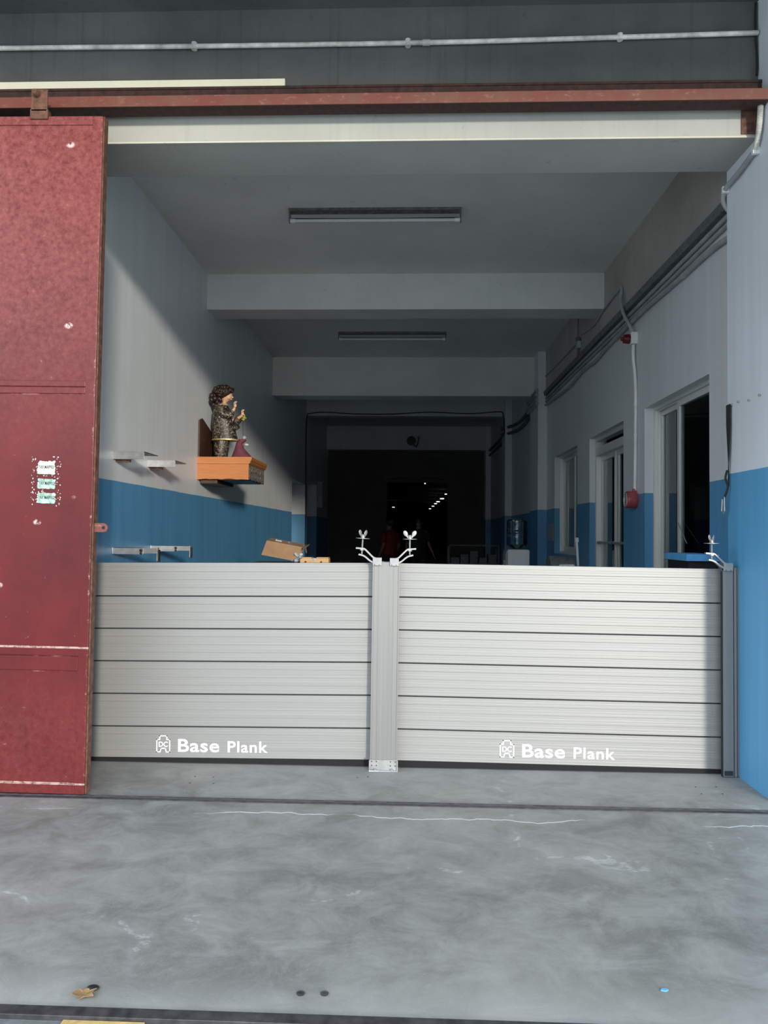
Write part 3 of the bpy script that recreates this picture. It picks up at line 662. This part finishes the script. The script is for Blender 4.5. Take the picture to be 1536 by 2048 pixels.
for i in range(0): add_ball(bm, (.02 + .012 * i * .75, rnd.uniform(-.03, .03), .772 - .002 * i), .02, (1.2, 1, .8), 8)
for i in range(22): add_ball(bm, (rnd.uniform(-.01, .062), rnd.uniform(-.05, .05), .785 + rnd.uniform(-.022, .018)), rnd.uniform(.012, .022), (1, 1, .8), 8)
obj('hair', bm, 'hair', FG, smooth=2)
bm = nb()
add_loft(bm, [(-.06, 0, .0, .060, .06), (-.055, 0, .03, .072, .07), (-.055, 0, .10, .082, .075), (-.05, 0, .19, .085, .08), (-.048, 0, .26, .085, .08)], 24); obj('under_robe', bm, 'cloth', FG, smooth=True)
bm = nb()
add_loft(bm, [(-.012, 0, .225, .143, .10), (-.015, 0, .245, .141, .10), (-.025, 0, .33, .128, .095), (-.045, 0, .42, .115, .095), (-.050, 0, .50, .100, .10), (-.052, 0, .56, .092, .10), (-.050, 0, .595, .070, .075), (-.040, 0, .615, .045, .045)], 28)
add_tube(bm, [(-.04, -.085, .56), (-.015, -.09, .49), (.05, -.07, .49), (.075, -.05, .53)], [.045, .036], 14, 4)
add_tube(bm, [(-.04, .085, .56), (.0, .095, .46), (.07, .07, .42), (.13, .045, .47)], [.045, .042], 14, 4)
add_tube(bm, [(.02, .06, .43), (.07, .055, .38), (.11, .045, .40)], [.05, .045], 14, 4)
obj('robe', bm, 'cloth', FG, smooth=True)
bm = nb(); add_loft(bm, [(-.012, 0, .215, .146, .103), (-.012, 0, .228, .147, .104)], 28); obj('gold_hem', bm, 'gold', FG, smooth=True)
bm = nb(); add_loft(bm, [(-.045, 0, .600, .068, .070), (-.04, 0, .622, .050, .05)], 20); obj('gold_collar', bm, 'gold', FG, smooth=True)
bm = nb()
for i in range(14): add_ball(bm, (.185 + rnd.uniform(-.02, .02), .03 + rnd.uniform(-.015, .015), .475 + rnd.uniform(-.03, .03)), rnd.uniform(.006, .013), (1, 1, 1), 8)
obj('held_trinket', bm, 'green', FG)
bm = nb(); add_tube(bm, [(.165, .03, .60), (.172, .03, .46), (.185, .03, .25), (.20, .03, .0)], .0025, 6); obj('staff', bm, 'steel', FG)
t = thing('draped_figure', 'small mauve cone-shaped draped figure standing beside the statue', 'ornament', (-1.87, 3.56, 2.20))
bm = nb(); add_loft(bm, [(.0, 0, 0, .135, .09), (-.01, 0, .06, .10, .08), (-.03, 0, .13, .055, .05), (-.035, 0, .19, .035, .035), (-.01, 0, .215, .05, .035), (0, 0, .235, .04, .03)], 20); obj('drape', bm, 'mauve', t, smooth=True)
bm = nb(); add_ball(bm, (.02, 0, .252), .025); obj('head', bm, 'blob', t, smooth=2)
bm = nb(); add_ball(bm, (.045, 0, .175), .016, (1.6, 1, 1)); obj('hand', bm, 'blob', t, smooth=2)

# ------------------------------------------------------------------ ceiling lamps
def tube_lamp(x0, x1, y, label):
    t = thing('ceiling_lamp', label, 'ceiling lamp', ((x0 + x1) / 2, y, ZC), 'tube lamps down the ceiling'); hw = (x1 - x0) / 2
    bm = nb(); add_box(bm, -hw, hw, -.045, .045, -.022, 0); obj('housing', bm, 'lampbody', t, .003)
    for s in (-1, 1):
        bm = nb(); add_prism(bm, [(0, 0), (.03, 0), (.03, -.02), (.012, -.03), (.012, -.11), (0, -.115)], lambda u, v, q: (s * (hw - u), q, v), -.02, .02); h = obj('lamp_holder', bm, 'lampbody', t, .002)
        bm = nb(); add_cyl(bm, (s * (hw - .055), 0, -.095), (s * (hw - .010), 0, -.095), .018, 14); obj('tube_cap', bm, 'pvcw', t)
    bm = nb(); add_cyl(bm, (-hw + .045, 0, -.095), (hw - .045, 0, -.095), .0155, 14); obj('tube', bm, 'tube', t, smooth=True)
    bm = nb(); add_tube(bm, [(-hw + .02, .01, -.07), (-.2, .0, -.078), (.1, 0, -.079), (hw - .02, .01, -.07)], .004, 6, 4); obj('wire', bm, 'black', t)
tube_lamp(-1.09, .41, 1.83, 'unlit tube lamp on the ceiling nearest the entrance')
tube_lamp(-1.05, .465, 5.8, 'unlit tube lamp on the ceiling between the first and second beams')
tube_lamp(-1.0, .57, 10.0, 'dim tube lamp on the ceiling behind the second beam')

# ------------------------------------------------------------------ conduits inside along the right wall
def zz(pts, x): return [(x, y, z) for y, z in pts]
bm = nb(); add_prism(bm, [(0, 0), (-.05, 0), (-.06, .06), (0, .075)], lambda u, v, t: (XR + u, t, 3.545 + v), .08, 6.88)
tag(obj('cable_trunking', bm, 'trunk', bevel=.004), 'thick dark trunking, topmost of the run along the right wall', 'trunking', 'conduits along the right wall')
for i, (z, r, mt, lb) in enumerate(((3.505, .018, 'pvc', 'grey conduit directly under the dark trunking on the right wall'), (3.455, .016, 'pvc', 'grey conduit in the middle of the run on the right wall'))):
    pipe('wall_conduit', [(XR - r - .003, .1, z), (XR - r - .003, 2.6, z - .004), (XR - r - .003, 5, z + .006), (XR - r - .003, 6.88, z)], r, mt, lb, smooth=6, group='conduits along the right wall')
pipe('wall_conduit', [(2.04, .16, 3.33), (2.042, .5, 3.375), (2.042, 1.1, 3.387), (2.035, 2.1, 3.405), (2.04, 3.3, 3.39), (2.042, 3.8, 3.36), (2.042, 4.4, 3.385), (2.042, 5.2, 3.34), (2.042, 6.2, 3.375), (2.042, 6.87, 3.40)], .019, 'pvc', 'sagging grey conduit, lowest of the run on the right wall', smooth=5, group='conduits along the right wall',
     clamps=[((2.042, 1.1, 3.387), (0, 1, 0), .02), ((2.042, 4.38, 3.385), (0, 1, 0), .02), ((2.042, 2.9, 3.398), (0, 1, 0), .02)])
bm = nb()
for z in (3.62, 3.55, 3.48, 3.42): add_cyl(bm, (1.905, 6.85, z), (1.905, 7.7, z - .01), .028, 12)
add_box(bm, 1.90, 1.93, 6.9, 6.95, 3.38, 3.66)
tag(obj('conduit_bundle', bm, 'pvc', smooth=True), 'bundle of grey conduits strapped round the right wall column', 'conduit')
for z, nm in ((3.60, 'upper'), (3.47, 'lower')):
    pipe('rear_conduit', [(1.90, 7.7, z), (2.02, 8.3, z - .02), (2.03, 9.5, z - .06), (2.0, 10.85, z + .03), (1.90, 11.2, z + .05), (2.02, 12, z), (2.03, 14.9, z)], .03, 'trunk', f'{nm} dim conduit on the right wall beyond the column', smooth=5, group='dim conduits beyond the column')
pipe('thin_conduit', [(2.034, 2.75, 3.85), (2.034, 3.45, 3.82), (2.034, 3.75, 3.78), (2.034, 4.1, 3.80), (2.034, 4.45, 3.84)], .011, 'pvc', 'thin conduit above the trunking from pipe top to junction box', smooth=4)
pipe('thin_conduit', [(2.034, 4.65, 3.79), (2.034, 5.6, 3.81), (2.034, 6.85, 3.84)], .009, 'pvc', 'thin conduit above the trunking beyond the junction box', smooth=3)
t = thing('junction_box', 'small junction box with stub pipe above the trunking', 'junction box', (2.018, 4.55, 3.73))
bm = nb(); add_box(bm, -.02, .028, -.05, .05, -.04, .05); obj('box', bm, 'pvc', t, .004)
bm = nb(); add_cyl(bm, (0, 0, -.16), (0, 0, -.04), .014); add_cyl(bm, (0, 0, .09), (0, 0, .45), .006); add_ball(bm, (0, 0, .08), .035, (1, 1.2, .8)); obj('pipe', bm, 'trunk', t)
pipe('drop_pipe', [(2.034, 2.74, 3.85), (2.028, 2.70, 3.79), (2.0, 2.64, 3.68), (1.995, 2.50, 3.50), (2.01, 2.38, 3.37), (2.035, 2.36, 3.28)], .016, 'pvc', 'curved grey pipe crossing over the trunking down to the call point box', smooth=5)
t = thing('beacon_box', 'white junction box with dark red beacon high on the right wall', 'alarm beacon', (2.036, 2.36, 3.235))
bm = nb(); add_box(bm, -.030, .032, -.05, .05, -.055, .055); obj('box', bm, 'pvcw', t, .005)
bm = nb(); add_lathe(bm, [(0, -.115), (.018, -.11), (.020, -.095), (.040, -.085), (.045, -.05), (.045, -.031)], (0, 0, 0), 18, 'x'); obj('beacon', bm, 'beacon', t, smooth=True)
pipe('white_pipe', [(2.04, 2.36, 3.18), (2.04, 2.36, 3.05), (2.045, 2.33, 2.90), (2.05, 2.32, 2.7), (2.05, 2.33, 2.3), (2.05, 2.345, 1.83)], .0155, 'pvcw', 'white vertical pipe between beacon box and red alarm bell', smooth=5, clamps=[((2.05, 2.325, 2.62), (0, 0, 1), .012), ((2.05, 2.33, 2.34), (0, 0, 1), .012)])
t = thing('alarm_bell', 'round faded red alarm sounder at the foot of the white pipe', 'alarm bell', (2.066, 2.36, 1.745))
bm = nb(); add_lathe(bm, [(.075, 0), (.078, -.01), (.078, -.085), (.073, -.095), (.0, -.097)], (0, 0, 0), 28, 'x'); obj('housing', bm, 'alarm', t, smooth=True)
bm = nb()
for r in (.06, .042, .024): add_lathe(bm, [(r - .004, -.097), (r - .004, -.101), (r + .004, -.101), (r + .004, -.097)], (0, 0, 0), 24, 'x')
obj('grille', bm, 'pvcd', t)
bm = nb(); add_cyl(bm, (-.02, -.01, .07), (-.018, -.012, .10), .019); obj('collar', bm, 'alarm', t)

# ------------------------------------------------------------------ strap, screws, desk at the pillar
t = thing('strap', 'black webbing strap with metal buckle hanging from the pillar corner', 'strap', (1.93, .03, 2.22))
bm = nb(); L = []
for z, hw, tw in ((0.0, .030, .0), (-.12, .030, 0.0), (-.26, .026, .3), (-.36, .018, .7), (-.42, .014, .9), (-.50, .012, 1.0)):
    L.append([bm.verts.new((dx * math.sin(tw) * .6 + sx - .004, dx * math.cos(tw) + .0, z)) for dx in (-hw, hw) for sx in (-.0015, .0015)])
for a, c in zip(L, L[1:]):
    for i, j in ((0, 1), (1, 3), (3, 2), (2, 0)): bm.faces.new((a[i], a[j], c[j], c[i]))
bm.faces.new([L[0][i] for i in (0, 1, 3, 2)]); bm.faces.new([L[-1][i] for i in (0, 2, 3, 1)])
obj('webbing', bm, 'web', t)
bm = nb(); add_tube(bm, [(-.012, .0, -.40), (-.020, .006, -.45), (-.010, -.004, -.50), (-.020, .004, -.55), (-.030, .012, -.572)], .007, 8, 4); obj('cord', bm, 'web', t)
bm = nb(); add_tube(bm, [(-.03, .0, -.565), (-.03, .028, -.575), (-.034, .03, -.65), (-.034, .004, -.662), (-.03, -.004, -.65), (-.03, .0, -.565)], .004, 8); obj('buckle', bm, 'zinc', t)
bm = nb(); add_box(bm, -.031, -.027, .004, .024, -.648, -.59); obj('buckle_plate', bm, 'zinc', t)
bm = nb(); add_ball(bm, (.002, -.034, -.006), .006); obj('nail', bm, 'zinc', t)
for y, z, lb in ((-.093, 2.215, 'silver screw in the pillar nearest the strap'), (-.23, 2.20, 'silver screw in the pillar, middle of the row'), (-.364, 2.205, 'silver screw in the pillar, farthest from the strap')):
    bm = nb(); add_lathe(bm, [(0, -.014), (.006, -.013), (.0075, -.008), (.004, -.006), (.004, 0)], (XP, y, z), 12, 'x'); tag(obj('screw', bm, 'cast', smooth=True), lb, 'screw', 'screws in the pillar')
for y, lb in ((.27, 'small screw in the right wall beyond the pillar, nearer the window'), (.225, 'small screw in the right wall beyond the pillar, nearer the strap')):
    bm = nb(); add_lathe(bm, [(0, -.010), (.006, -.009), (.006, -.004), (.003, 0)], (XR, y, 1.97 + (y - .25) * .2), 10, 'x'); tag(obj('screw', bm, 'cast', smooth=True), lb, 'screw', 'screws beyond the pillar')
t = thing('guard_desk', 'narrow tall desk with light blue top against the right wall', 'desk', (1.96, .7, 0))
bm = nb(); add_box(bm, -.115, .105, -.20, .24, 1.248, 1.295); obj('desk_top', bm, 'bluew', t, .003)
bm = nb(); add_box(bm, -.095, .105, -.17, .22, 0, 1.248); obj('desk_body', bm, 'black', t)
pipe('antenna_wire', [(2.15, 1.52, 1.52), (2.14, 1.40, 1.44), (2.13, 1.28, 1.36)], .004, 'cast', 'thin pale wire slanting behind the near window glass', 'wire')

# ------------------------------------------------------------------ things seen over the barrier, right
t = thing('water_dispenser', 'white water dispenser with an upturned clear bottle by the right wall', 'water dispenser', (1.555, 6.45, 0))
bm = nb(); add_box(bm, -.155, .165, -.15, .17, .02, 1.195); b_ = obj('cabinet', bm, 'white', t, .02)
bm = nb(); add_prism(bm, [(-.156, .95), (-.185, .97), (-.188, 1.10), (-.175, 1.17), (-.14, 1.198), (-.14, .95)], lambda u, v, q: (u, q, v), -.14, .16); obj('front_cover', bm, 'pvc', t, .004)
bm = nb()
for y in (-.09, 0): add_box(bm, -.205, -.186, y - .02, y + .02, .99, 1.04); add_cyl(bm, (-.197, y, .96), (-.197, y, 1.0), .01)
obj('tap', bm, 'cast', t, .002)
bm = nb(); add_lathe(bm, [(.03, 1.19), (.05, 1.20), (.10, 1.225), (.148, 1.262), (.152, 1.29), (.147, 1.315), (.152, 1.335), (.152, 1.40), (.147, 1.413), (.152, 1.43), (.157, 1.445), (.152, 1.46), (.147, 1.50), (.147, 1.56), (.150, 1.585), (.146, 1.615), (.12, 1.638), (.0, 1.645)], (0, 0, 0), 32); obj('bottle', bm, 'bottle', t, smooth=True)
bm = nb(); add_lathe(bm, [(.05, 1.205), (.144, 1.266), (.147, 1.36), (.147, 1.398), (0, 1.40)], (0, 0, 0), 28); obj('water', bm, 'bottle', t, smooth=True)
t = thing('industrial_fan', 'dark-rimmed round fan with tan centre just above the barrier', 'fan', (1.66, 3.65, 0))
bm = nb(); add_lathe(bm, [(.15, -.155), (.16, -.16), (.165, -.14), (.16, .10), (.15, .10), (.15, -.155)], (0, 0, 1.02), 32, 'x'); obj('drum', bm, 'trunk', t, smooth=True)
bm = nb(); add_lathe(bm, [(.0, -.13), (.05, -.14), (.148, -.12), (.148, -.11), (0, -.11)], (0, 0, 1.02), 32, 'x'); obj('grille_disc', bm, 'tan', t, smooth=True)
bm = nb(); add_box(bm, -.12, -.09, -.12, .12, 0, .9); add_box(bm, .04, .07, -.12, .12, 0, .9); add_box(bm, -.2, .14, -.15, .15, 0, .03); obj('stand', bm, 'trunk', t)
bm = nb(); add_prism(bm, [(-.10, 1.065), (-.07, 1.098), (.075, 1.10), (.10, 1.065)], lambda u, v, q: (u, q, v), -.20, -.165); obj('cover_plate', bm, 'white', t)
bm = nb(); add_box(bm, -.012, .012, -.012, .012, 0, 1.33); add_box(bm, -.02, .02, -.02, .02, 1.33, 1.385); o = tag(obj('white_stick', bm, 'white', bevel=.003), 'slim white stick leaning below the far window', 'stick'); o.location = (2.02, 4.3, 0.0); o.rotation_euler = (-.05, -.04, 0)
tag(box_obj('notice_paper', 2.060, 2.067, 6.36, 6.75, 1.33, 1.58, 'paper'), 'pale paper notice on the blue wall beside the water dispenser', 'paper')
tag(box_obj('poster', 2.058, 2.067, 7.86, 8.30, 1.40, 2.10, 'poster'), 'dim tan poster on the wall behind the water dispenser', 'poster')
# hanging ornament behind the glass door
t = thing('hanging_ornament', 'red oval paper ornament with tassel behind the glass door', 'ornament', (2.5, 4.45, 2.30))
bm = nb(); add_ball(bm, (0, 0, -.22), .001, (20, 120, 225), 20); obj('oval', bm, 'lant', t, smooth=2)
bm = nb(); add_ball(bm, (-.012, 0, -.21), .001, (12, 55, 110), 14); obj('gold_patch', bm, 'yel', t)
bm = nb(); add_ball(bm, (0, 0, .06), .001, (30, 45, 45), 14); obj('ball', bm, 'lant', t, smooth=2)
bm = nb(); add_cyl(bm, (0, 0, -.75), (0, 0, .95), .004, 6); obj('cord', bm, 'lant', t)
bm = nb(); add_lathe(bm, [(.015, -.52), (.03, -.56), (.028, -.75)], (0, 0, 0), 12); obj('tassel', bm, 'lant', t)

# ------------------------------------------------------------------ things seen over the barrier, left
t = thing('work_table', 'plain dark table behind the barrier carrying the cardboard box', 'table', (-1.2, 3.1, 0))
bm = nb(); add_box(bm, -.45, .55, -.35, .4, 1.07, 1.10); obj('table_top', bm, 'wooddk', t)
for a in (-.42, .5):
    for b in (-.32, .35): bm = nb(); add_box(bm, a, a + .04, b, b + .04, 0, 1.07); obj('leg', bm, 'wooddk', t)
t = thing('cardboard_box', 'tilted brown cardboard box leaning open at its right end', 'box', (-1.335, 2.98, 1.115)); t.rotation_euler = (.10, .18, .05)
bm = nb(); w_, d_, h_ = .365, .26, .155; x0 = -.185
add_box(bm, x0, x0 + w_, 0, .004, 0, h_); add_box(bm, x0, x0 + w_, d_ - .004, d_, 0, h_); add_box(bm, x0, x0 + w_, .004, d_ - .004, 0, .004); add_box(bm, x0, x0 + w_, .004, d_ - .004, h_ - .004, h_); add_box(bm, x0, x0 + .004, .004, d_ - .004, .004, h_ - .004)
for v in bm.verts:
    v.co.x += (v.co.z - .07) * .18
o = obj('carton', bm, 'card', t); o.location = (0, 0, .035)
bm = nb(); add_prism(bm, [(0, 0), (.05, .03), (.05, .033), (0, .004)], lambda u, v, q: (.20 + u, q, .175 + v), .02, .24); add_prism(bm, [(0, 0), (.03, -.07), (.034, -.07), (.004, 0)], lambda u, v, q: (.20 + u, q, .18 + v), .2, .26); obj('end_flap', bm, 'card', t)
bm = nb(); add_prism(bm, [(0, 0), (.07, .002), (.065, .018), (.03, .012), (.01, .02)], lambda u, v, q: (-.10 + u, q, .188 + v), .10, .14); add_prism(bm, [(0, 0), (.05, -.006), (.05, .0), (.02, .014)], lambda u, v, q: (.02 + u, q, .188 + v), .12, .16); obj('torn_tape', bm, 'blob', t)
bm = nb(); rnd = random.Random(4)
for i in range(12): add_ball(bm, (rnd.uniform(-.03, .03), rnd.uniform(-.03, .05), rnd.uniform(.0, .09)), rnd.uniform(.012, .026), (1, 1, .8), 8)
o = tag(obj('plastic_bag', bm, 'blob', smooth=2), 'crumpled clear plastic bag between cardboard box and wooden crate', 'bag'); o.location = (-1.145, 2.97, 1.11)
t = thing('wooden_crate', 'low pale wooden crate beside the cardboard box', 'crate', (-.985, 3.05, 1.10))
bm = nb(); add_box(bm, -.145, .145, -.05, -.04, .0, .052); add_box(bm, -.145, .145, .10, .11, 0, .052); add_box(bm, -.145, -.135, -.04, .1, 0, .052); add_box(bm, .135, .145, -.04, .1, 0, .052); add_box(bm, -.145, .145, -.05, .11, 0, .006); obj('crate_body', bm, 'crate', t, .002)
bm = nb(); add_box(bm, -.15, -.03, -.045, .1, .052, .062); add_box(bm, .02, .14, -.045, .1, .054, .062); obj('lid_board', bm, 'crate', t)
bm = nb(); add_box(bm, -.035, .025, -.052, -.0495, .03, .05); obj('tape', bm, 'blob', t)
bm = nb(); add_cyl(bm, (-.09, -.052, .016), (-.09, -.049, .016), .010); add_cyl(bm, (.07, -.052, .016), (.07, -.049, .016), .010); obj('knot', bm, 'wooddk', t)
tag(box_obj('meter_box', XL + .02, XL + .15, 12.93, 13.04, 2.0, 2.62, 'paper', bevel=.01), 'dim pale meter box on the farther left stub wall', 'meter box')
pipe('beam_cable', [(-2.20, 11.07, 1.5), (-2.235, 11.06, 2.6), (-2.235, 11.06, 3.79), (-2.14, 11.06, 3.93), (-1.8, 11.06, 3.96), (-1.31, 11.07, 3.93), (-.47, 11.07, 3.925), (.37, 11.07, 3.97), (1.2, 11.07, 3.94), (1.8, 11.06, 3.98), (1.9, 11.0, 3.90), (1.91, 10.88, 3.5)], .011, 'black', 'wavy dark cable strung across the third beam', 'cable', 6)
# back of the hall
bm = nb(); add_box(bm, .36, .98, 15.3, 15.4, 3.42, 3.55); tag(obj('door_shutter_box', bm, 'black'), 'dark box above the right side of the back doorway', 'box')
pipe('back_conduit', [(-.62, 15.37, 2.97), (.0, 15.37, 2.96), (.9, 15.37, 2.97)], .02, 'trunk', 'straight dim conduit above the back doorway', smooth=2, group='conduits above the back doorway')
pipe('back_conduit', [(-.62, 15.37, 2.86), (-.2, 15.37, 2.90), (.1, 15.37, 2.84), (.4, 15.37, 2.9), (.9, 15.37, 2.85)], .016, 'black', 'wavy dark conduit just over the back doorway opening', smooth=4, group='conduits above the back doorway')
t = thing('wall_fan', 'small dim fan mounted on the far ceiling beam', 'fan', (.06, 14.9, 3.80))
bm = nb(); add_lathe(bm, [(.0, -.06), (.12, -.05), (.12, .0), (0, .02)], (-.08, -.05, .03), 16, 'y'); obj('fan_head', bm, 'black', t); bm = nb(); add_tube(bm, [(-.05, 0, .0), (.05, 0, -.12), (.12, 0, .1), (.1, .05, .14)], .02, 8, 3); obj('bracket', bm, 'trunk', t)
k = 0
for i, (x, y, s) in enumerate(((1.127, 40.8, .10), (1.185, 36.5, .10), (1.21, 33.0, .11), (1.25, 30.6, .12), (1.31, 27.5, .13), (1.30, 23.8, .06))):
    bm = nb(); s *= .62; add_box(bm, -s, s, -s * 1.6, s * 1.6, -.03, 0); o = tag(obj('hall_lamp', bm, 'lamp'), 'small lit lamp in the diagonal row deep in the dark doorway, ' + ('farthest', 'second farthest', 'third farthest', 'fourth farthest', 'second nearest', 'nearest')[i] + ' of six', 'lamp', 'row of lit lamps in the back hall'); o.location = (x, y, 2.93)
    bm = nb(); add_cyl(bm, (0, 0, 0), (0, 0, .37), .01, 6); obj('drop_rod', bm, 'black', o)
for x, y, lb in ((-1.045, 38.6, 'single lit lamp left of the lamp row, deep in the dark doorway'), (.40, 17.8, 'single faint lamp high in the dark doorway')):
    bm = nb(); s = .07 if y > 20 else .018; add_box(bm, -s, s, -s, s, -.03, 0); o = tag(obj('hall_lamp', bm, 'lamp'), lb, 'lamp'); o.location = (x, y, 2.93)
    bm = nb(); add_cyl(bm, (0, 0, 0), (0, 0, .37), .006, 6); obj('drop_rod', bm, 'black', o)

# people in the dark hall
def skin_obj(name, verts, edges, radii, mat, parent, subd=2):
    me = bpy.data.meshes.new(name); me.from_pydata(verts, edges, []); me.materials.append(M[mat]); o = bpy.data.objects.new(name, me); C.objects.link(o); o.parent = parent
    me_sk = o.modifiers.new('skin', 'SKIN'); o.modifiers.new('s', 'SUBSURF').levels = subd; o.modifiers['s'].render_levels = subd
    for i, r in enumerate(radii):
        sv = me.skin_vertices[0].data[i]; sv.radius = r if isinstance(r, tuple) else (r, r); sv.use_root = (i == 0)
    for p in me.polygons: p.use_smooth = True
    return o
def person(loc, label, shirt, rot, scale, armL, armR):
    t = thing('person', label, 'person', loc); t.rotation_euler = (0, 0, rot); t.scale = (scale,) * 3
    V = [(0, 0, .95), (0, 0, 1.12), (0, 0, 1.30), (0, -.01, 1.42), (0, -.02, 1.50), (0, -.03, 1.60), (0, -.03, 1.70)]
    R = [(.15, .10), (.13, .09), (.15, .10), (.09, .07), (.05, .05), (.078, .09), (.06, .07)]
    E = [(0, 1), (1, 2), (2, 3), (3, 4), (4, 5), (5, 6)]
    for s, arm_ in ((-1, armL), (1, armR)):
        b = len(V); V += [(s * .19, 0, 1.40)] + arm_ ; R += [.052, .040, .030, .022, .03]; E += [(3, b), (b, b + 1), (b + 1, b + 2), (b + 2, b + 3)]
        h = V[b + 3]; w_ = Vector(V[b + 2]); dv = (Vector(h) - w_).normalized(); R = R[:b] + [.052, .040, .026, .030]
        for q in range(4):
            sd_ = Vector((0, 1, 0)).cross(dv).normalized() * 0; off = Vector((0, (q - 1.5) * .018, 0)); n0 = len(V)
            V += [tuple(Vector(h) + off + dv * .045), tuple(Vector(h) + off + dv * (.085 - abs(q - 1.4) * .006) + Vector((-s * .01, 0, 0)))]; R += [.009, .008]; E += [(b + 3, n0), (n0, n0 + 1)]
        n0 = len(V); V += [tuple(Vector(h) + Vector((-s * .01, -.035, 0))), tuple(Vector(h) + dv * .04 + Vector((-s * .015, -.05, 0)))]; R += [.010, .009]; E += [(b + 3, n0), (n0, n0 + 1)]
        b = len(V); V += [(s * .09, 0, .88), (s * .10, .02, .48), (s * .10, .0, .09), (s * .10, -.13, .04)]; R += [.085, .058, .038, .035]; E += [(0, b), (b, b + 1), (b + 1, b + 2), (b + 2, b + 3)]
    skin_obj('body', V, E, R, 'pskin', t)
    bm = nb(); add_loft(bm, [(0, 0, .84, .175, .125), (0, 0, 1.0, .17, .12), (0, 0, 1.2, .175, .12), (0, 0, 1.36, .20, .115), (0, 0, 1.43, .17, .10), (0, -.01, 1.49, .07, .07)], 20)
    for s, arm_ in ((-1, armL), (1, armR)): add_tube(bm, [(s * .16, 0, 1.41), (s * .20, 0, 1.37), tuple(Vector((s * .20, 0, 1.38)).lerp(Vector(arm_[0]), .75))], [.075, .062], 12)
    obj('shirt', bm, shirt, t, smooth=2)
    bm = nb(); add_loft(bm, [(0, 0, .80, .165, .12), (0, 0, .98, .165, .12)], 16)
    for s in (-1, 1): add_tube(bm, [(s * .09, 0, .93), (s * .10, .01, .5), (s * .10, .0, .10)], [.10, .065], 12)
    obj('trousers', bm, 'trous', t, smooth=2)
    bm = nb(); add_ball(bm, (0, .0, 1.665), .1, (.92, 1.1, 1.0)); obj('hair', bm, 'black', t, smooth=2)
    bm = nb(); add_ball(bm, (0, -.128, 1.60), .016, (.8, 1, 1.3), 8)
    for s in (-1, 1): add_ball(bm, (s * .035, -.108, 1.625), .011, (1, .6, .7), 8); add_ball(bm, (s * .086, -.02, 1.61), .022, (.4, .8, 1.2), 8)
    obj('face_features', bm, 'pskin', t)
    return t
person((-.48, 12.4, 0), 'person in a red shirt standing with back turned in the dark hall', 'shirt', PI + .8, 1.0, [(-.25, .04, 1.13), (-.24, -.10, .92), (-.24, -.14, .86)], [(.25, .04, 1.13), (.24, -.10, .92), (.24, -.14, .86)])
person((.17, 12.8, 0), 'person in dark clothes with bare arms facing out in the dark hall', 'bshirt', .1, 1.02, [(-.27, .03, 1.14), (-.28, -.06, .90), (-.28, -.08, .83)], [(.24, .03, 1.14), (.33, -.06, .92), (.36, -.08, .85)])
t = thing('storage_rack', 'barely visible dark rack of boxes at the back right', 'rack', (1.35, 11.8, 0))
bm = nb()
for z in (.3, .75, 1.15): add_box(bm, -.55, .55, -.25, .25, z, z + .03)
for x in (-.55, .52):
    for y in (-.25, .22): add_box(bm, x, x + .03, y, y + .03, 0, 1.18)
obj('frame', bm, 'trunk', t)
for i in range(5):
    bm = nb(); x = -.48 + i * .2; add_box(bm, x, x + .17, -.2, .15, .78, .90 + (i % 3) * .07); obj('carton', bm, 'trunk', t)

# ------------------------------------------------------------------ small things on the apron
bm = nb(); vs = []
for i in range(9):
    a = -.9 + i * .22; vs.append((.035 * math.cos(a * 1.2) * (1 if i % 2 else .7), .028 * math.sin(a * 1.4) * (1 if i % 2 else .8)))
P = [(-.03, -.005), (-.02, .015), (-.008, .012), (.0, .026), (.01, .013), (.026, .018), (.02, .002), (.03, -.012), (.008, -.012), (-.005, -.024), (-.014, -.012)]
top = [bm.verts.new((u * 1.2, v * 1.2, .008 + .16 * abs(u) * (1 + v * 20))) for u, v in P]; c0 = bm.verts.new((0, 0, .004)); bot = [bm.verts.new((v.co.x, v.co.y, v.co.z - .001)) for v in top]; c1 = bm.verts.new((0, 0, .003))
for i in range(len(P)):
    j = (i + 1) % len(P); bm.faces.new((c0, top[i], top[j])); bm.faces.new((c1, bot[j], bot[i])); bm.faces.new((top[i], bot[i], bot[j], top[j]))
o = tag(obj('leaf', bm, 'leaf'), 'dry brown leaf on the concrete beside the steel edge', 'leaf'); o.location = (-.985, -2.29, -.001)
bm = nb(); add_ball(bm, (0, 0, 0), .018, (1.1, .8, .35), 12); o = tag(obj('clod', bm, 'black'), 'small black clod lying by the dry leaf', 'clod'); o.location = (-.972, -2.255, .004)
for x, y, lb in ((-.328, -2.246, 'sheared bolt stub in the concrete, left of the pair'), (-.255, -2.243, 'sheared bolt stub in the concrete, right of the pair')):
    bm = nb(); add_lathe(bm, [(.012, 0), (.013, .003), (.009, .005), (.006, .0035)], (x, y, 0), 14); tag(obj('bolt_stub', bm, 'steel'), lb, 'bolt', 'bolt stubs in the apron')
bm = nb()
for x, y in ((-1.238, -.26), (-1.234, -.372), (-1.13, -.265), (-1.10, -.37), (1.617, -.255), (1.606, -.368), (1.734, -.247), (1.723, -.361), (-.30, -.22), (-.24, -.20)):
    add_lathe(bm, [(.0055, 0), (.0055, .0008), (0, .0008)], (x, y, 0), 10)
o = obj('anchor_holes', bm, 'black'); tag(o, 'small dark anchor holes drilled in the threshold concrete', 'holes', None, 'stuff')
bm = nb(); add_prism(bm, [(-.012, -.004), (.004, -.008), (.014, .0), (.006, .006), (-.006, .005)], lambda u, v, q: (u, v, q), 0.0005, .004); o = tag(obj('paint_chip', bm, 'bluew'), 'small blue paint chip on the concrete at the lower right', 'paint chip'); o.location = (.80, -2.17, 0)
